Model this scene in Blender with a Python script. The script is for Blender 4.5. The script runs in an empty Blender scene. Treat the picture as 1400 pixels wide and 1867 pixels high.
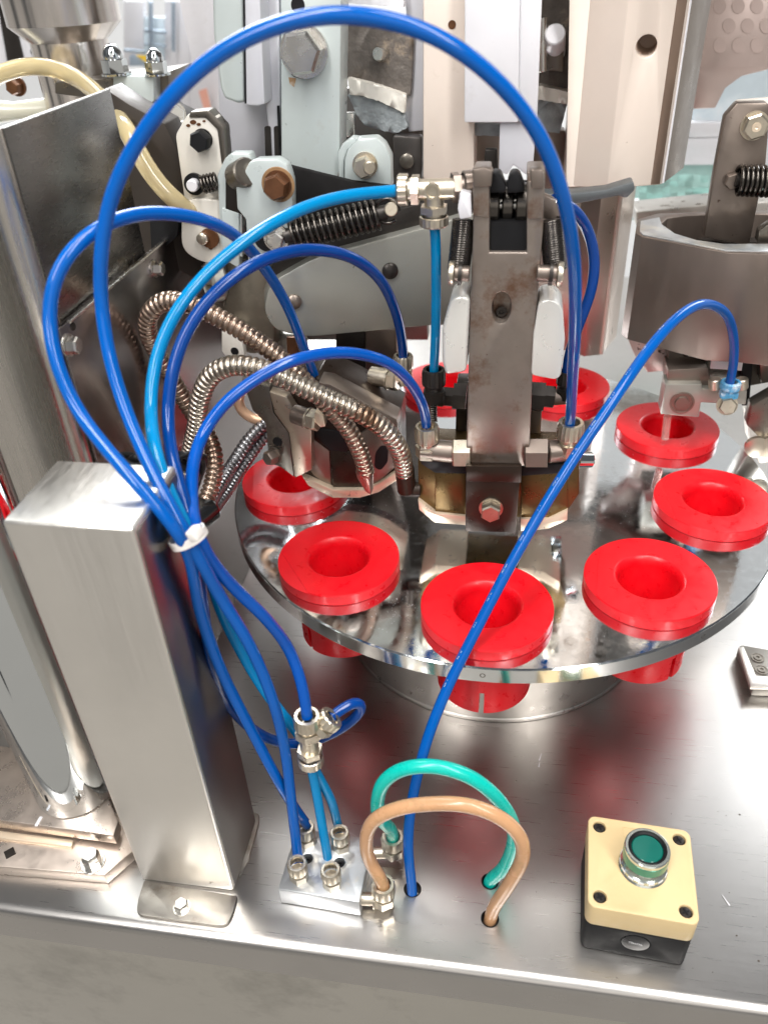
import bpy, bmesh, math, random
from mathutils import Vector as V, Matrix, Quaternion
random.seed(7)
S = bpy.context.scene
COL = S.collection
PI = math.pi

# ------------------------------------------------------------------ camera
CAM = V((0.05550827, -0.25623388, 0.55749016))
FW = V((-0.14552697, 0.80227965, -0.57893804))
RT = V((0.98793954, 0.14912346, -0.04168517))
UP = V((-0.05289008, 0.5780221, 0.81430528))
FPX = 1464.457
cd = bpy.data.cameras.new('camera'); cam = bpy.data.objects.new('camera', cd); COL.objects.link(cam)
cam.matrix_world = Matrix(((RT.x, UP.x, -FW.x, CAM.x), (RT.y, UP.y, -FW.y, CAM.y), (RT.z, UP.z, -FW.z, CAM.z), (0, 0, 0, 1)))
cd.sensor_fit = 'HORIZONTAL'; cd.sensor_width = 36; cd.lens = 36 * FPX / 1400
cd.clip_start = 0.01; cd.clip_end = 60
cd.dof.use_dof = True; cd.dof.focus_distance = 0.60; cd.dof.aperture_fstop = 9.0
S.camera = cam

# ------------------------------------------------------------------ world + lamps
w = bpy.data.worlds.new('World'); S.world = w; w.use_nodes = True
nt = w.node_tree; nt.nodes.clear()
wo = nt.nodes.new('ShaderNodeOutputWorld'); bg = nt.nodes.new('ShaderNodeBackground')
tc = nt.nodes.new('ShaderNodeTexCoord'); sx = nt.nodes.new('ShaderNodeSeparateXYZ')
mr = nt.nodes.new('ShaderNodeMapRange'); mr.inputs['From Min'].default_value = -1; mr.inputs['From Max'].default_value = 1
cr = nt.nodes.new('ShaderNodeValToRGB')
e = cr.color_ramp.elements
e[0].position = 0.0; e[0].color = (0.80, 0.75, 0.68, 1)
e[1].position = 1.0; e[1].color = (0.22, 0.225, 0.24, 1)
a = e.new(0.46); a.color = (0.88, 0.84, 0.78, 1)
a = e.new(0.56); a.color = (0.18, 0.183, 0.195, 1)
nt.links.new(tc.outputs['Generated'], sx.inputs[0]); nt.links.new(sx.outputs['Z'], mr.inputs['Value'])
nt.links.new(mr.outputs[0], cr.inputs[0]); nt.links.new(cr.outputs[0], bg.inputs['Color']); nt.links.new(bg.outputs[0], wo.inputs[0])
bg.inputs['Strength'].default_value = 0.50

def area(name, loc, target, sx_, sy_, power, col=(1, 1, 1)):
    l = bpy.data.lights.new(name, 'AREA'); l.shape = 'RECTANGLE'; l.size = sx_; l.size_y = sy_; l.energy = power; l.color = col
    o = bpy.data.objects.new(name, l); COL.objects.link(o); o.location = loc
    d = V(target) - V(loc); o.rotation_euler = d.to_track_quat('-Z', 'Y').to_euler(); return o
area('ceiling_lamp', (-0.45, -0.9, 2.0), (0, 0.3, 0.1), 0.30, 2.2, 46, (1, .985, .96))
area('ceiling_lamp', (0.75, -0.7, 2.0), (0.1, 0.3, 0.1), 0.30, 2.2, 38, (1, .985, .96))
area('window_lamp', (-0.95, 2.2, 2.0), (-0.15, 0.3, 0.05), 1.3, 2.2, 120, (.95, .98, 1))
area('window_lamp', (1.40, 1.9, 1.5), (0.25, 0.3, 0.05), 0.6, 1.3, 19, (.95, .98, 1))
area('room_lamp', (0.3, -2.4, 1.3), (0.0, 0.3, 0.15), 2.4, 1.2, 9, (1, .95, .88))
S.view_settings.view_transform = 'Standard'; S.view_settings.look = 'None'; S.view_settings.gamma = 1
S.view_settings.exposure = 0.15

# ------------------------------------------------------------------ pixel <-> place (photo pixels, 1400 x 1867)
def ray(px, py): return FW + RT * ((px - 700) / FPX) - UP * ((py - 933.5) / FPX)
def PY(px, py, y): d = ray(px, py); return CAM + d * ((y - CAM.y) / d.y)
def PX(px, py, x): d = ray(px, py); return CAM + d * ((x - CAM.x) / d.x)
def PZ(px, py, z): d = ray(px, py); return CAM + d * ((z - CAM.z) / d.z)
def PP(px, py, p0, n): d = ray(px, py); return CAM + d * ((V(p0) - CAM).dot(n) / d.dot(n))
def ppm(p): return FPX / (V(p) - CAM).dot(FW)          # pixels per metre at p

# ------------------------------------------------------------------ materials
MATS = {}
def mat(name, col, metal=0.0, rough=0.4, var=0.12, vs=30, bump=0.05, bs=200, spot=None, sps=60, spt=0.68, stretch=None, rvar=0.12,
        coat=0, trans=0, emit=None, sss=0, aniso=0, spec=0.5, stain=None, sts=9, stt=0.55):
    if name in MATS: return MATS[name]
    m = bpy.data.materials.new(name); m.use_nodes = True; t = m.node_tree; N = t.nodes; L = t.links
    b = N['Principled BSDF']; c = N.new('ShaderNodeTexCoord'); src = c.outputs['Object']
    def noise(scale, detail=4, vec=None, rough_=0.6):
        n = N.new('ShaderNodeTexNoise'); n.inputs['Scale'].default_value = scale; n.inputs['Detail'].default_value = detail
        n.inputs['Roughness'].default_value = rough_; L.new(vec or src, n.inputs['Vector']); return n.outputs['Fac']
    vec = None
    if stretch:
        mp = N.new('ShaderNodeMapping'); mp.inputs['Scale'].default_value = stretch; L.new(src, mp.inputs['Vector']); vec = mp.outputs[0]
    n1 = noise(vs, 5)
    def mix(fac, c1, c2):
        x = N.new('ShaderNodeMix'); x.data_type = 'RGBA'; L.new(fac, x.inputs['Factor'])
        for i, q in ((6, c1), (7, c2)):
            if isinstance(q, tuple): x.inputs[i].default_value = (*q, 1)
            else: L.new(q, x.inputs[i])
        return x.outputs[2]
    def ramp(fac, lo, hi):
        r = N.new('ShaderNodeMapRange'); r.inputs['From Min'].default_value = lo; r.inputs['From Max'].default_value = hi; r.clamp = True
        L.new(fac, r.inputs['Value']); return r.outputs[0]
    base = mix(ramp(n1, .3, .7), tuple(max(0, x * (1 - var)) for x in col), tuple(min(1, x * (1 + var)) for x in col))
    if stain: base = mix(ramp(noise(sts, 6, None, .7), stt, stt + .15), base, stain)
    if spot: base = mix(ramp(noise(sps * 4, 3), spt, spt + .04), base, spot)
    L.new(base, b.inputs['Base Color'])
    b.inputs['Metallic'].default_value = metal
    rr = N.new('ShaderNodeMapRange'); rr.inputs['From Min'].default_value = .3; rr.inputs['From Max'].default_value = .7
    rr.inputs['To Min'].default_value = max(.02, rough * (1 - rvar * 2)); rr.inputs['To Max'].default_value = min(1, rough * (1 + rvar * 2))
    L.new(noise(bs * .35, 4, vec), rr.inputs['Value']); L.new(rr.outputs[0], b.inputs['Roughness'])
    if bump:
        bp = N.new('ShaderNodeBump'); bp.inputs['Strength'].default_value = bump; bp.inputs['Distance'].default_value = .001
        L.new(noise(bs, 5, vec), bp.inputs['Height']); L.new(bp.outputs[0], b.inputs['Normal'])
    b.inputs['Coat Weight'].default_value = coat; b.inputs['Coat Roughness'].default_value = .06
    b.inputs['Transmission Weight'].default_value = trans
    b.inputs['Anisotropic'].default_value = aniso
    b.inputs['Specular IOR Level'].default_value = spec
    if sss:
        b.inputs['Subsurface Weight'].default_value = sss; b.inputs['Subsurface Radius'].default_value = (.004, .003, .003)
        b.inputs['Subsurface Scale'].default_value = 1
    if emit: b.inputs['Emission Color'].default_value = (*emit[:3], 1); b.inputs['Emission Strength'].default_value = emit[3]
    MATS[name] = m; return m
deckM = mat('deck steel', (.53, .51, .49), 1, .29, .05, 7, 0, 700, stretch=(.12, 4, 1), rvar=.035, stain=(.49, .47, .45), sts=4, stt=.52)
steel = mat('brushed steel', (.90, .865, .81), 1, .36, .05, 8, .02, 200, stretch=(6, 1, .25), rvar=.08, spot=(.35, .3, .25), sps=14, spt=.76)
satin = mat('satin sheet steel', (.20, .192, .18), 1, .27, .03, 3, .004, 220, stretch=(1, 1, 4), rvar=.03)
wallM = mat('polished wall sheet', (.33, .30, .295), 1, .25, .03, 3, .002, 40, rvar=.04)
chrome = mat('chrome plate', (.74, .77, .79), 1, .085, .05, 12, .015, 400, rvar=.45, spot=(.95, .95, .95), sps=130, spt=.735)
chromeC = mat('chrome rod', (.70, .73, .74), 1, .06, .03, 10, .01, 200)
hub = mat('hub steel', (.40, .375, .35), 1, .32, .08, 10, .03, 200)
zinc = mat('pale grey paint', (.51, .56, .55), .2, .34, .07, 9, stain=(.43, .43, .39), sts=11, stt=.60, bs=180, bump=.03, spot=(.25, .2, .14), sps=16, spt=.715)
zincL = mat('lavender grey paint', (.60, .60, .64), .15, .38, .06, 14, .03, 180, spot=(.3, .25, .2), sps=16, spt=.73)
cream = mat('cream plate', (.72, .68, .61), .15, .38, .07, 20, .04, 200, spot=(.25, .18, .12), sps=20, spt=.70, stain=(.45, .33, .22), sts=25, stt=.66)
beige = mat('beige ground steel', (.80, .69, .605), .15, .38, .06, 9, .03, 220, stretch=(1, 1, .3), stain=(.66, .53, .43), sts=13, stt=.62, spot=(.35, .25, .18), sps=30, spt=.75)
beigeD = mat('taupe ground steel', (.62, .535, .47), .85, .33, .06, 9, .03, 220, stretch=(1, 1, .3))
whiteP = mat('white painted steel', (.78, .77, .80), .15, .4, .04, 12, .02, 100, stain=(.68, .66, .66), sts=10, stt=.6)
arm = mat('worn arm steel', (.31, .26, .225), .75, .36, .18, 22, .06, 220, stain=(.20, .115, .075), sts=26, stt=.50, spot=(.16, .1, .07), sps=40, spt=.72)
armB = mat('bronzed steel', (.032, .020, .014), .5, .32, .12, 25, .05, 200, stain=(.06, .04, .025), sts=30, stt=.58)
brass = mat('dark brass', (.13, .08, .028), .7, .30, .14, 25, .04, 200, stain=(.09, .055, .02), sts=25, stt=.54)
creamE = mat('pale brass base', (.80, .66, .50), .5, .33, .06, 25, .03, 200)
dark = mat('dark oily steel', (.05, .044, .04), .7, .36, .2, 30, .06, 200)
black = mat('black plastic', (.008, .008, .009), 0, .5, .1, 30, .01, 200, spec=.25)
greyM = mat('grey machined steel', (.19, .17, .145), .8, .32, .1, 18, .04, 200, stain=(.10, .08, .06), sts=20, stt=.56)
armPl = mat('greenish grey link', (.40, .395, .355), .65, .36, .06, 10, .03, 180, stain=(.42, .34, .22), sts=22, stt=.66)
brown = mat('brown mottled steel', (.25, .205, .175), .8, .36, .1, 14, .04, 180, spot=(.12, .08, .06), sps=26, spt=.70)
ring_m = mat('taupe casting', (.21, .17, .145), .75, .38, .08, 12, .04, 160, stretch=(1, 1, .2), stain=(.29, .245, .21), sts=16, stt=.64)
iron = mat('black cast iron', (.15, .13, .115), .45, .6, .3, 60, .9, 260, stain=(.42, .33, .24), sts=28, stt=.56)
ironL = mat('grey cast iron', (.34, .37, .385), .4, .55, .2, 60, .9, 260)
rust = mat('rusty bolt', (.15, .065, .03), .6, .4, .25, 60, .4, 200)
nick = mat('nickel fitting', (.66, .59, .48), .95, .32, .12, 60, .05, 200, stain=(.45, .35, .24), sts=60, stt=.6)
bolt_m = mat('bolt steel', (.70, .68, .64), 1, .26, .08, 60, .05, 200)
conduit = mat('bronze conduit', (.40, .30, .235), .95, .30, .12, 40, .04, 300, stain=(.20, .125, .09), sts=30, stt=.50)
conduit2 = mat('nickel conduit', (.46, .405, .34), .95, .30, .12, 40, .04, 300, stain=(.25, .155, .10), sts=22, stt=.52)
conduit3 = mat('grey conduit', (.30, .30, .31), .9, .3, .12, 40, .04, 300)
springM = mat('black spring steel', (.10, .09, .08), .95, .22, .1, 50, .02, 200)
blueA = mat('blue hose', (.0, .095, .41), 0, .13, .06, 20, 0, 100, coat=0, spec=.42)
blueD = mat('navy hose', (.0, .045, .24), 0, .13, .06, 20, 0, 100, coat=0, spec=.42)
blueT = mat('azure hose', (.0, .22, .50), 0, .13, .06, 20, 0, 100, coat=0, spec=.42)
tealM = mat('teal hose', (.0, .52, .43), 0, .28, .05, 20, 0, 100, coat=.3)
amberM = mat('amber hose', (.60, .33, .17), 0, .26, .1, 30, 0, 100, coat=.3, stain=(.34, .22, .10), sts=18, stt=.55)
yelT = mat('yellowed clear hose', (.86, .72, .42), 0, .14, .05, 20, 0, 100, coat=.5, trans=.55)
redM = mat('red plastic', (.78, .004, .012), 0, .36, .06, 40, .03, 300, rvar=.2)
tan = mat('tan plastic', (.72, .545, .29), 0, .48, .05, 30, .06, 500, spot=(.38, .25, .12), sps=13, spt=.735, stain=(.62, .42, .18), sts=26, stt=.68)
green = mat('green lens', (.0, .125, .095), 0, .22, .05, 20, 0, 50, coat=.6)
glassM = mat('clear plastic', (.9, .95, .95), 0, .08, .02, 20, 0, 50, trans=.92)
tieM = mat('white nylon', (.80, .76, .72), 0, .45, .03, 30, .02, 100)
white = mat('glowing white wall', (.84, .84, .83), 0, .6, .03, 3, .02, 30, emit=(.95, .97, 1, .22))  # low glow added in place of light falling on the surface
pinkP = mat('rosy brushed panel', (.64, .52, .48), .7, .4, .05, 9, .03, 100)
pinkD = mat('rosy panel stain', (.615, .495, .455), .6, .5, .05, 9, .03, 100)
tealG = mat('teal tinted glass', (.40, .60, .56), 0, .12, .25, 6, 0, 30, stain=(.75, .86, .9), sts=7, stt=.55)
paleB = mat('pale blue glass', (.66, .76, .82), 0, .15, .15, 8, 0, 30, stain=(.85, .9, .93), sts=9, stt=.52)
yellow = mat('yellow sticker', (.95, .62, .03), 0, .5, .02)
bluegrey = mat('blue grey machinery', (.35, .42, .50), .2, .5, .1)
orangeM = mat('salmon sticker', (.85, .42, .32), 0, .5, .05)

# ------------------------------------------------------------------ object helpers
WL = {}                                   # world location of every object
def link(name, me, parent=None, c=None):
    o = bpy.data.objects.new(name, me); COL.objects.link(o)
    c = V(c) if c is not None else V((0, 0, 0)); WL[o] = c
    o.parent = parent; o.location = c - (WL[parent] if parent else V((0, 0, 0)))
    return o
def thing(name, label, cat, loc, group=None):
    o = link(name, None, None, loc); o['label'] = label; o['category'] = cat; o.empty_display_size = .01
    if group: o['group'] = group
    return o
def tag(o, label, cat, group=None):
    o['label'] = label; o['category'] = cat
    if group: o['group'] = group
    return o
def struct(o): o['kind'] = 'structure'; return o
def fin(name, bm, m, parent=None, smooth=40, bev=0, seg=2, holes=()):
    bmesh.ops.recalc_face_normals(bm, faces=bm.faces)
    vs = [v.co for v in bm.verts]
    c = sum(vs, V()) / len(vs)
    bmesh.ops.translate(bm, verts=bm.verts, vec=-c)
    me = bpy.data.meshes.new(name); bm.to_mesh(me); bm.free()
    for h in holes: me = cut(me, h, c)
    if bev:
        o = bpy.data.objects.new('tmp', me); COL.objects.link(o)
        md = o.modifiers.new('b', 'BEVEL'); md.width = bev; md.segments = seg; md.limit_method = 'ANGLE'; md.angle_limit = math.radians(35)
        me2 = bpy.data.meshes.new_from_object(o.evaluated_get(bpy.context.evaluated_depsgraph_get()))
        bpy.data.objects.remove(o); me = me2
    me.name = name
    me.materials.clear(); me.materials.append(m)
    me.polygons.foreach_set('use_smooth', [True] * len(me.polygons))
    me.set_sharp_from_angle(angle=math.radians(smooth))
    return link(name, me, parent, c)
def cut(me, cutter, c):
    """cutter: bmesh in world space"""
    b = cutter.copy(); bmesh.ops.translate(b, verts=b.verts, vec=-c); bmesh.ops.recalc_face_normals(b, faces=b.faces)
    cm = bpy.data.meshes.new('c'); b.to_mesh(cm); b.free()
    o = bpy.data.objects.new('a', me); k = bpy.data.objects.new('k', cm); COL.objects.link(o); COL.objects.link(k)
    md = o.modifiers.new('x', 'BOOLEAN'); md.operation = 'DIFFERENCE'; md.object = k; md.solver = 'EXACT'
    bpy.context.view_layer.update()
    r = bpy.data.meshes.new_from_object(o.evaluated_get(bpy.context.evaluated_depsgraph_get()))
    bpy.data.objects.remove(o); bpy.data.objects.remove(k); return r
def frame(d, up=(0, 0, 1)):
    z = V(d).normalized(); x = V(up).cross(z)
    if x.length < 1e-4: x = V((1, 0, 0)).cross(z)
    x.normalize(); return x, z.cross(x), z
def b_prism(bm, pts, vec):
    a = [bm.verts.new(p) for p in pts]; b = [bm.verts.new(V(p) + V(vec)) for p in pts]
    bm.faces.new(a); bm.faces.new(b[::-1]); n = len(a)
    for i in range(n): bm.faces.new((a[i], b[i], b[(i + 1) % n], a[(i + 1) % n]))
def b_box(bm, x0, x1, y0, y1, z0, z1):
    b_prism(bm, [(x0, y0, z0), (x1, y0, z0), (x1, y1, z0), (x0, y1, z0)], (0, 0, z1 - z0))
def b_lathe(bm, o, d, prof, seg=32, a0=0, a1=2 * PI, rot=0):
    """prof: list of (radius, height along d)"""
    x, y, z = frame(d); full = abs(a1 - a0 - 2 * PI) < 1e-6; n = seg if full else seg + 1; rings = []
    for r, h in prof:
        if r < 1e-6 and full: rings.append([bm.verts.new(V(o) + z * h)] * n); continue
        rings.append([bm.verts.new(V(o) + z * h + (x * math.cos(a) + y * math.sin(a)) * r) for a in [a0 + rot + (a1 - a0) * i / seg for i in range(n)]])
    for p, q in zip(rings, rings[1:]):
        for i in range(seg):
            j = (i + 1) % n; f = []
            for v_ in (p[i], p[j], q[j], q[i]):
                if v_ not in f: f.append(v_)
            if len(f) > 2:
                try: bm.faces.new(f)
                except ValueError: pass
    if not full:
        for k in (0, -1): bm.faces.new([r[k] for r in rings])
def lathe(name, o, d, prof, m, parent=None, seg=32, smooth=35, bev=0, rot=0, holes=()):
    bm = bmesh.new(); b_lathe(bm, o, d, prof, seg, rot=rot); return fin(name, bm, m, parent, smooth, bev, holes=holes)
def cyl(name, p0, p1, r, m, parent=None, seg=24, ch=None, r2=None):
    p0, p1 = V(p0), V(p1); h = (p1 - p0).length; c = ch if ch is not None else min(r, h) * .12; r2 = r2 or r
    return lathe(name, p0, p1 - p0, [(0, 0), (r - c, 0), (r, c), (r2, h - c), (r2 - c, h), (0, h)], m, parent, seg)
def slab(name, px, y, dep, m, parent=None, bev=.0008, n=None, holes=(), p0=None, seg=2):
    """outline in photo pixels laid on the vertical plane y (or plane p0,n), given its real thickness"""
    bm = bmesh.new()
    if n is None: pts = [PY(a, b, y) for a, b in px]; vec = V((0, dep, 0))
    else: nn = V(n).normalized(); pts = [PP(a, b, p0, nn) for a, b in px]; vec = -nn * dep
    b_prism(bm, pts, vec); return fin(name, bm, m, parent, 35, bev, seg, holes)
def slabz(name, px, z, thick, m, parent=None, bev=.0008, holes=(), seg=2):
    bm = bmesh.new(); b_prism(bm, [PZ(a, b, z) for a, b in px], (0, 0, -thick)); return fin(name, bm, m, parent, 35, bev, seg, holes)
def box(name, x0, x1, y0, y1, z0, z1, m, parent=None, bev=.0008, holes=(), seg=2):
    bm = bmesh.new(); b_box(bm, x0, x1, y0, y1, z0, z1); return fin(name, bm, m, parent, 35, bev, seg, holes)
def catmull(pts, step=.0025):
    P = [V(p) for p in pts]; P = [P[0] * 2 - P[1]] + P + [P[-1] * 2 - P[-2]]; out = []
    for i in range(1, len(P) - 2):
        a, b, c, d = P[i - 1:i + 3]; n = max(2, int((c - b).length / step))
        # centripetal-ish blend
        t01 = max(1e-5, (b - a).length ** .5); t12 = max(1e-5, (c - b).length ** .5); t23 = max(1e-5, (d - c).length ** .5)
        m1 = (c - b) + ((b - a) / t01 - (c - a) / (t01 + t12)) * t12
        m2 = (c - b) + ((d - c) / t23 - (d - b) / (t12 + t23)) * t12
        for k in range(n):
            t = k / n
            out.append(b * (2 * t ** 3 - 3 * t * t + 1) + m1 * (t ** 3 - 2 * t * t + t) + c * (-2 * t ** 3 + 3 * t * t) + m2 * (t ** 3 - t * t))
    out.append(P[-2]); return out
def resample(pts, step):
    out = [pts[0].copy()]; acc = 0
    for a, b in zip(pts, pts[1:]):
        L = (b - a).length; t = step - acc
        while t <= L: out.append(a.lerp(b, t / L)); t += step
        acc = (acc + L) % step if L else acc
        acc = L - (t - step)
    out.append(pts[-1].copy()); return out
def smooth_pts(p, it=2):
    for _ in range(it):
        p = [p[0]] + [(p[i - 1] + p[i] * 2 + p[i + 1]) / 4 for i in range(1, len(p) - 1)] + [p[-1]]
    return p
def b_tube(bm, pts, rad, seg=14, cap=True):
    """rad: number or function of the arc length index"""
    t0 = (pts[1] - pts[0]).normalized(); x, y, _ = frame(t0); rings = []; prev = t0
    for i, p in enumerate(pts):
        t = (pts[min(i + 1, len(pts) - 1)] - pts[max(i - 1, 0)])
        t = t.normalized() if t.length > 1e-9 else prev
        q = prev.rotation_difference(t); x = q @ x; y = q @ y; prev = t
        r = rad(i) if callable(rad) else rad
        rings.append([bm.verts.new(p + (x * math.cos(2 * PI * k / seg) + y * math.sin(2 * PI * k / seg)) * r) for k in range(seg)])
    for a, b in zip(rings, rings[1:]):
        for k in range(seg): bm.faces.new((a[k], a[(k + 1) % seg], b[(k + 1) % seg], b[k]))
    if cap: bm.faces.new(rings[0]); bm.faces.new(rings[-1][::-1])
def hose3(name, pts, r, m, parent=None, it=6):
    p = smooth_pts(resample(catmull(pts), .004), it); bm = bmesh.new(); b_tube(bm, p, r, 16); return fin(name, bm, m, parent, 60)
def hosepx(name, pix, r, m, parent=None, it=6): return hose3(name, [PY(*q) for q in pix], r, m, parent, it)
def conduit_px(name, pix, r, m, pitch=.0043, parent=None):
    p = smooth_pts(resample(catmull([PY(*q) for q in pix]), pitch / 8), 20); bm = bmesh.new()
    prof = [.83, .975, 1, 1.0, 1.0, 1, .975, .83]
    b_tube(bm, p, lambda i: r * prof[i % 8], 16); return fin(name, bm, m, parent, 60)
def coil(name, p0, p1, R, r, turns, m, parent=None, hooks=True):
    p0, p1 = V(p0), V(p1); x, y, z = frame(p1 - p0); L = (p1 - p0).length; n = int(turns * 18); bm = bmesh.new()
    pts = [p0 + z * L * i / n + (x * math.cos(2 * PI * i / 18) + y * math.sin(2 * PI * i / 18)) * R for i in range(n + 1)]
    b_tube(bm, pts, r, 7); return fin(name, bm, m, parent, 60)
def hexhead(name, p, d, r, h, m, parent=None, wr=1.3, wh=.22, rot=0.3, socket=False):
    """hexagon bolt head on a washer, p on the surface, d outwards"""
    p = V(p); d = V(d).normalized(); bm = bmesh.new()
    b_lathe(bm, p - d * .0004, d, [(0, 0), (r * wr, 0), (r * wr, h * wh), (0, h * wh)], 28)
    b_lathe(bm, p + d * h * wh * .9, d, [(0, 0), (r, 0), (r, h * .82), (r * .86, h), (r * .86, h), (0, h)], 6, rot=rot)
    if socket: b_lathe(bm, p + d * h * 1.02, d, [(0, 0), (r * .5, 0), (r * .5, h * .25), (r * .2, h * .25), (r * .2, 0)], 18)
    return fin(name, bm, m, parent, 30)
def fitting(name, p, d, r, L, m, parent=None):
    """push-in hose nut: hexagon foot, neck and knurled collar; hose enters at p + d*L"""
    p = V(p); d = V(d).normalized(); bm = bmesh.new()
    b_lathe(bm, p, d, [(0, 0), (r * 1.05, 0), (r * 1.05, L * .34), (r * .8, L * .36), (0, L * .36)], 6)
    b_lathe(bm, p + d * L * .34, d, [(0, 0), (r * .78, 0), (r * .78, L * .2), (0, L * .2)], 20)
    x, y, z = frame(d); ringp = []
    n = 40
    prof = [(.98, .5), (1.08, .54), (1.08, .92), (.98, 1.0), (.72, 1.0), (.72, .9)]
    rows = [[bm.verts.new(p + z * L * h + (x * math.cos(2 * PI * k / n) + y * math.sin(2 * PI * k / n)) * r * rr * (1 if k % 2 or j in (4, 5) else .955)) for k in range(n)] for j, (rr, h) in enumerate(prof)]
    for a_, b_ in zip(rows, rows[1:]):
        for k in range(n): bm.faces.new((a_[k], a_[(k + 1) % n], b_[(k + 1) % n], b_[k]))
    return fin(name, bm, m, parent, 30)
def cyl_bm(p0, p1, r, seg=32, sx=1.0):
    bm = bmesh.new(); p0, p1 = V(p0), V(p1); b_lathe(bm, p0, p1 - p0, [(0, 0), (r, 0), (r, (p1 - p0).length), (0, (p1 - p0).length)], seg); return bm
def round_poly(px, rads, n=5):
    """rounds chosen corners of a pixel polygon"""
    out = []
    for i, p in enumerate(px):
        r = rads[i] if isinstance(rads, (list, tuple)) else rads
        if not r: out.append(p); continue
        a = V((*px[i - 1], 0)); b = V((*p, 0)); c = V((*px[(i + 1) % len(px)], 0))
        u = (a - b); v = (c - b); ru = min(r, u.length * .49); rv = min(r, v.length * .49)
        s = b + u.normalized() * ru; e_ = b + v.normalized() * rv
        for k in range(n + 1):
            t = k / n; q = s * (1 - t) ** 2 + b * 2 * t * (1 - t) + e_ * t * t; out.append((q.x, q.y))
    return out
def circ(cx_, cy_, r, n=28, ry=None): return [(cx_ + r * math.cos(2 * PI * k / n), cy_ + (ry or r) * math.sin(2 * PI * k / n)) for k in range(n)]
BK = V((0, -1, 0))

# ------------------------------------------------------------------ the deck and what lies behind
def deck():
    prof = [(1.35, 0)] + [(.008 - .008 * math.sin(k_ * PI / 16), -.008 + .008 * math.cos(k_ * PI / 16)) for k_ in range(9)] + [(0, -.036), (.0012, -.0372), (.010, -.0372), (.010, -.012), (1.35, -.012)]
    bm = bmesh.new(); b_prism(bm, [(-1.1, y, z) for y, z in prof], (2.4, 0, 0))
    cuts = bmesh.new()
    for q in (PZ(752, 1622, 0), PZ(893, 1608, 0), PZ(893, 1676, 0)):
        b_lathe(cuts, q + V((0, 0, -.03)), (0, 0, 1), [(0, 0), (.0060, 0), (.0060, .06), (0, .06)], 28)
    return struct(fin('deck', bm, deckM, None, 30, 0, holes=(cuts,)))
DK = deck()
bm = bmesh.new(); b_prism(bm, [(-1.1, .0048, -.0375), (-1.1, .030, -.60), (-1.1, .045, -.60), (-1.1, .009, -.0375)], (2.4, 0, 0))
struct(fin('front_panel', bm, mat('front panel steel', (.60, .58, .53), 1, .24, .10, 3, .7, 6, rvar=.2, stain=(.38, .365, .33), sts=5, stt=.52), None, 30))
for q in (PZ(752, 1622, 0), PZ(893, 1608, 0), PZ(893, 1676, 0)):
    lathe('hole_liner', q, (0, 0, 1), [(.0050, -.011), (.0060, -.011), (.0060, .0002), (.0063, .0003), (.0060, .0005), (.0055, .0003), (.0052, -.003), (.0050, -.011)], black, DK, 32)
lathe('seam_screw', PZ(908, 1655, 0), (0, 0, 1), [(0, 0), (.0012, 0), (.0008, .0003), (0, .0004)], black, DK, 10)
struct(box('back_wall', -6, 6, 3.4, 3.5, -1, 3.2, white, bev=0))

for (x1_, y1_, w1_) in ((-.95, -.10, .10), (-.62, -.80, .05), (-1.05, -.55, .06), (-.40, -1.05, .06), (-.15, -1.15, .05), (-1.1, .28, .12)):      # unseen dark posts, added to streak the reflections in the polished metal
    struct(box('reflection_post', x1_, x1_ + w1_, y1_, y1_ + w1_, -.6, 1.6, mat('dark unseen post', (.04, .045, .05), .2, .4), bev=.003))
# factory beyond the machine, out of focus
t = thing('packing_machine', 'blurred pale machine with blue grey frame seen far behind at upper left', 'machine', PY(300, 120, 1.9))
for (x0, y0, x1, y1), m in (((225, 0, 262, 120), whiteP), ((300, 0, 345, 205), whiteP), ((345, 0, 400, 260), whiteP), ((262, 30, 300, 205), paleB)):
    slab('panel', [(x0, y0), (x1, y0), (x1, y1), (x0, y1)], 1.9, .02, m, t, .002)
for (x0, y0, x1, y1) in ((262, 52, 300, 58), (270, 0, 275, 120), (262, 78, 300, 82), (312, 0, 316, 90), (225, 88, 262, 93)):
    slab('rail', [(x0, y0), (x1, y0 + 4), (x1, y1 + 4), (x0, y1)], 1.86, .015, bluegrey, t, .001)
slab('sticker', [(248, 100), (278, 101), (272, 118), (262, 110)], 1.85, .004, yellow, t, 0)
slab('sticker', [(362, 165), (376, 160), (384, 196), (372, 200)], 1.85, .004, orangeM, t, 0)
slab('foot', [(236, 100), (252, 102), (270, 118), (236, 120)], 1.855, .02, bluegrey, t, .001)

t = thing('cabinet_door', 'pale cabinet door with tinted glass behind the ring casting at right', 'cabinet', PY(1300, 400, 1.15))
slab('glass_pane', [(1255, 120), (1440, 110), (1440, 226), (1255, 226)], 1.17, .006, paleB, t, 0)
slab('rail', [(1240, 222), (1440, 222), (1440, 250), (1240, 250)], 1.15, .02, whiteP, t, .001)
slab('rail', [(1230, 251), (1440, 251), (1440, 300), (1230, 300)], 1.152, .02, whiteP, t, .001)
slab('glass_pane', [(1150, 298), (1440, 298), (1440, 400), (1150, 400)], 1.165, .006, tealG, t, 0)
slab('rail', [(1120, 372), (1440, 362), (1440, 398), (1120, 398)], 1.10, .03, white, t, .001)
rnd = random.Random(4)
bm = bmesh.new()                                           # crumpled wrap leaning behind the panes
g = [[PY(1165 + i * 14, 318 + j * 11 + rnd.uniform(-2, 2), 1.02 + rnd.uniform(-.008, .008)) for i in range(10)] for j in range(6)]
gv = [[bm.verts.new(q) for q in r] for r in g]
for j in range(5):
    for i in range(9): bm.faces.new((gv[j][i], gv[j][i + 1], gv[j + 1][i + 1], gv[j + 1][i]))
bmesh.ops.solidify(bm, geom=bm.faces[:], thickness=.001)
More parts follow.
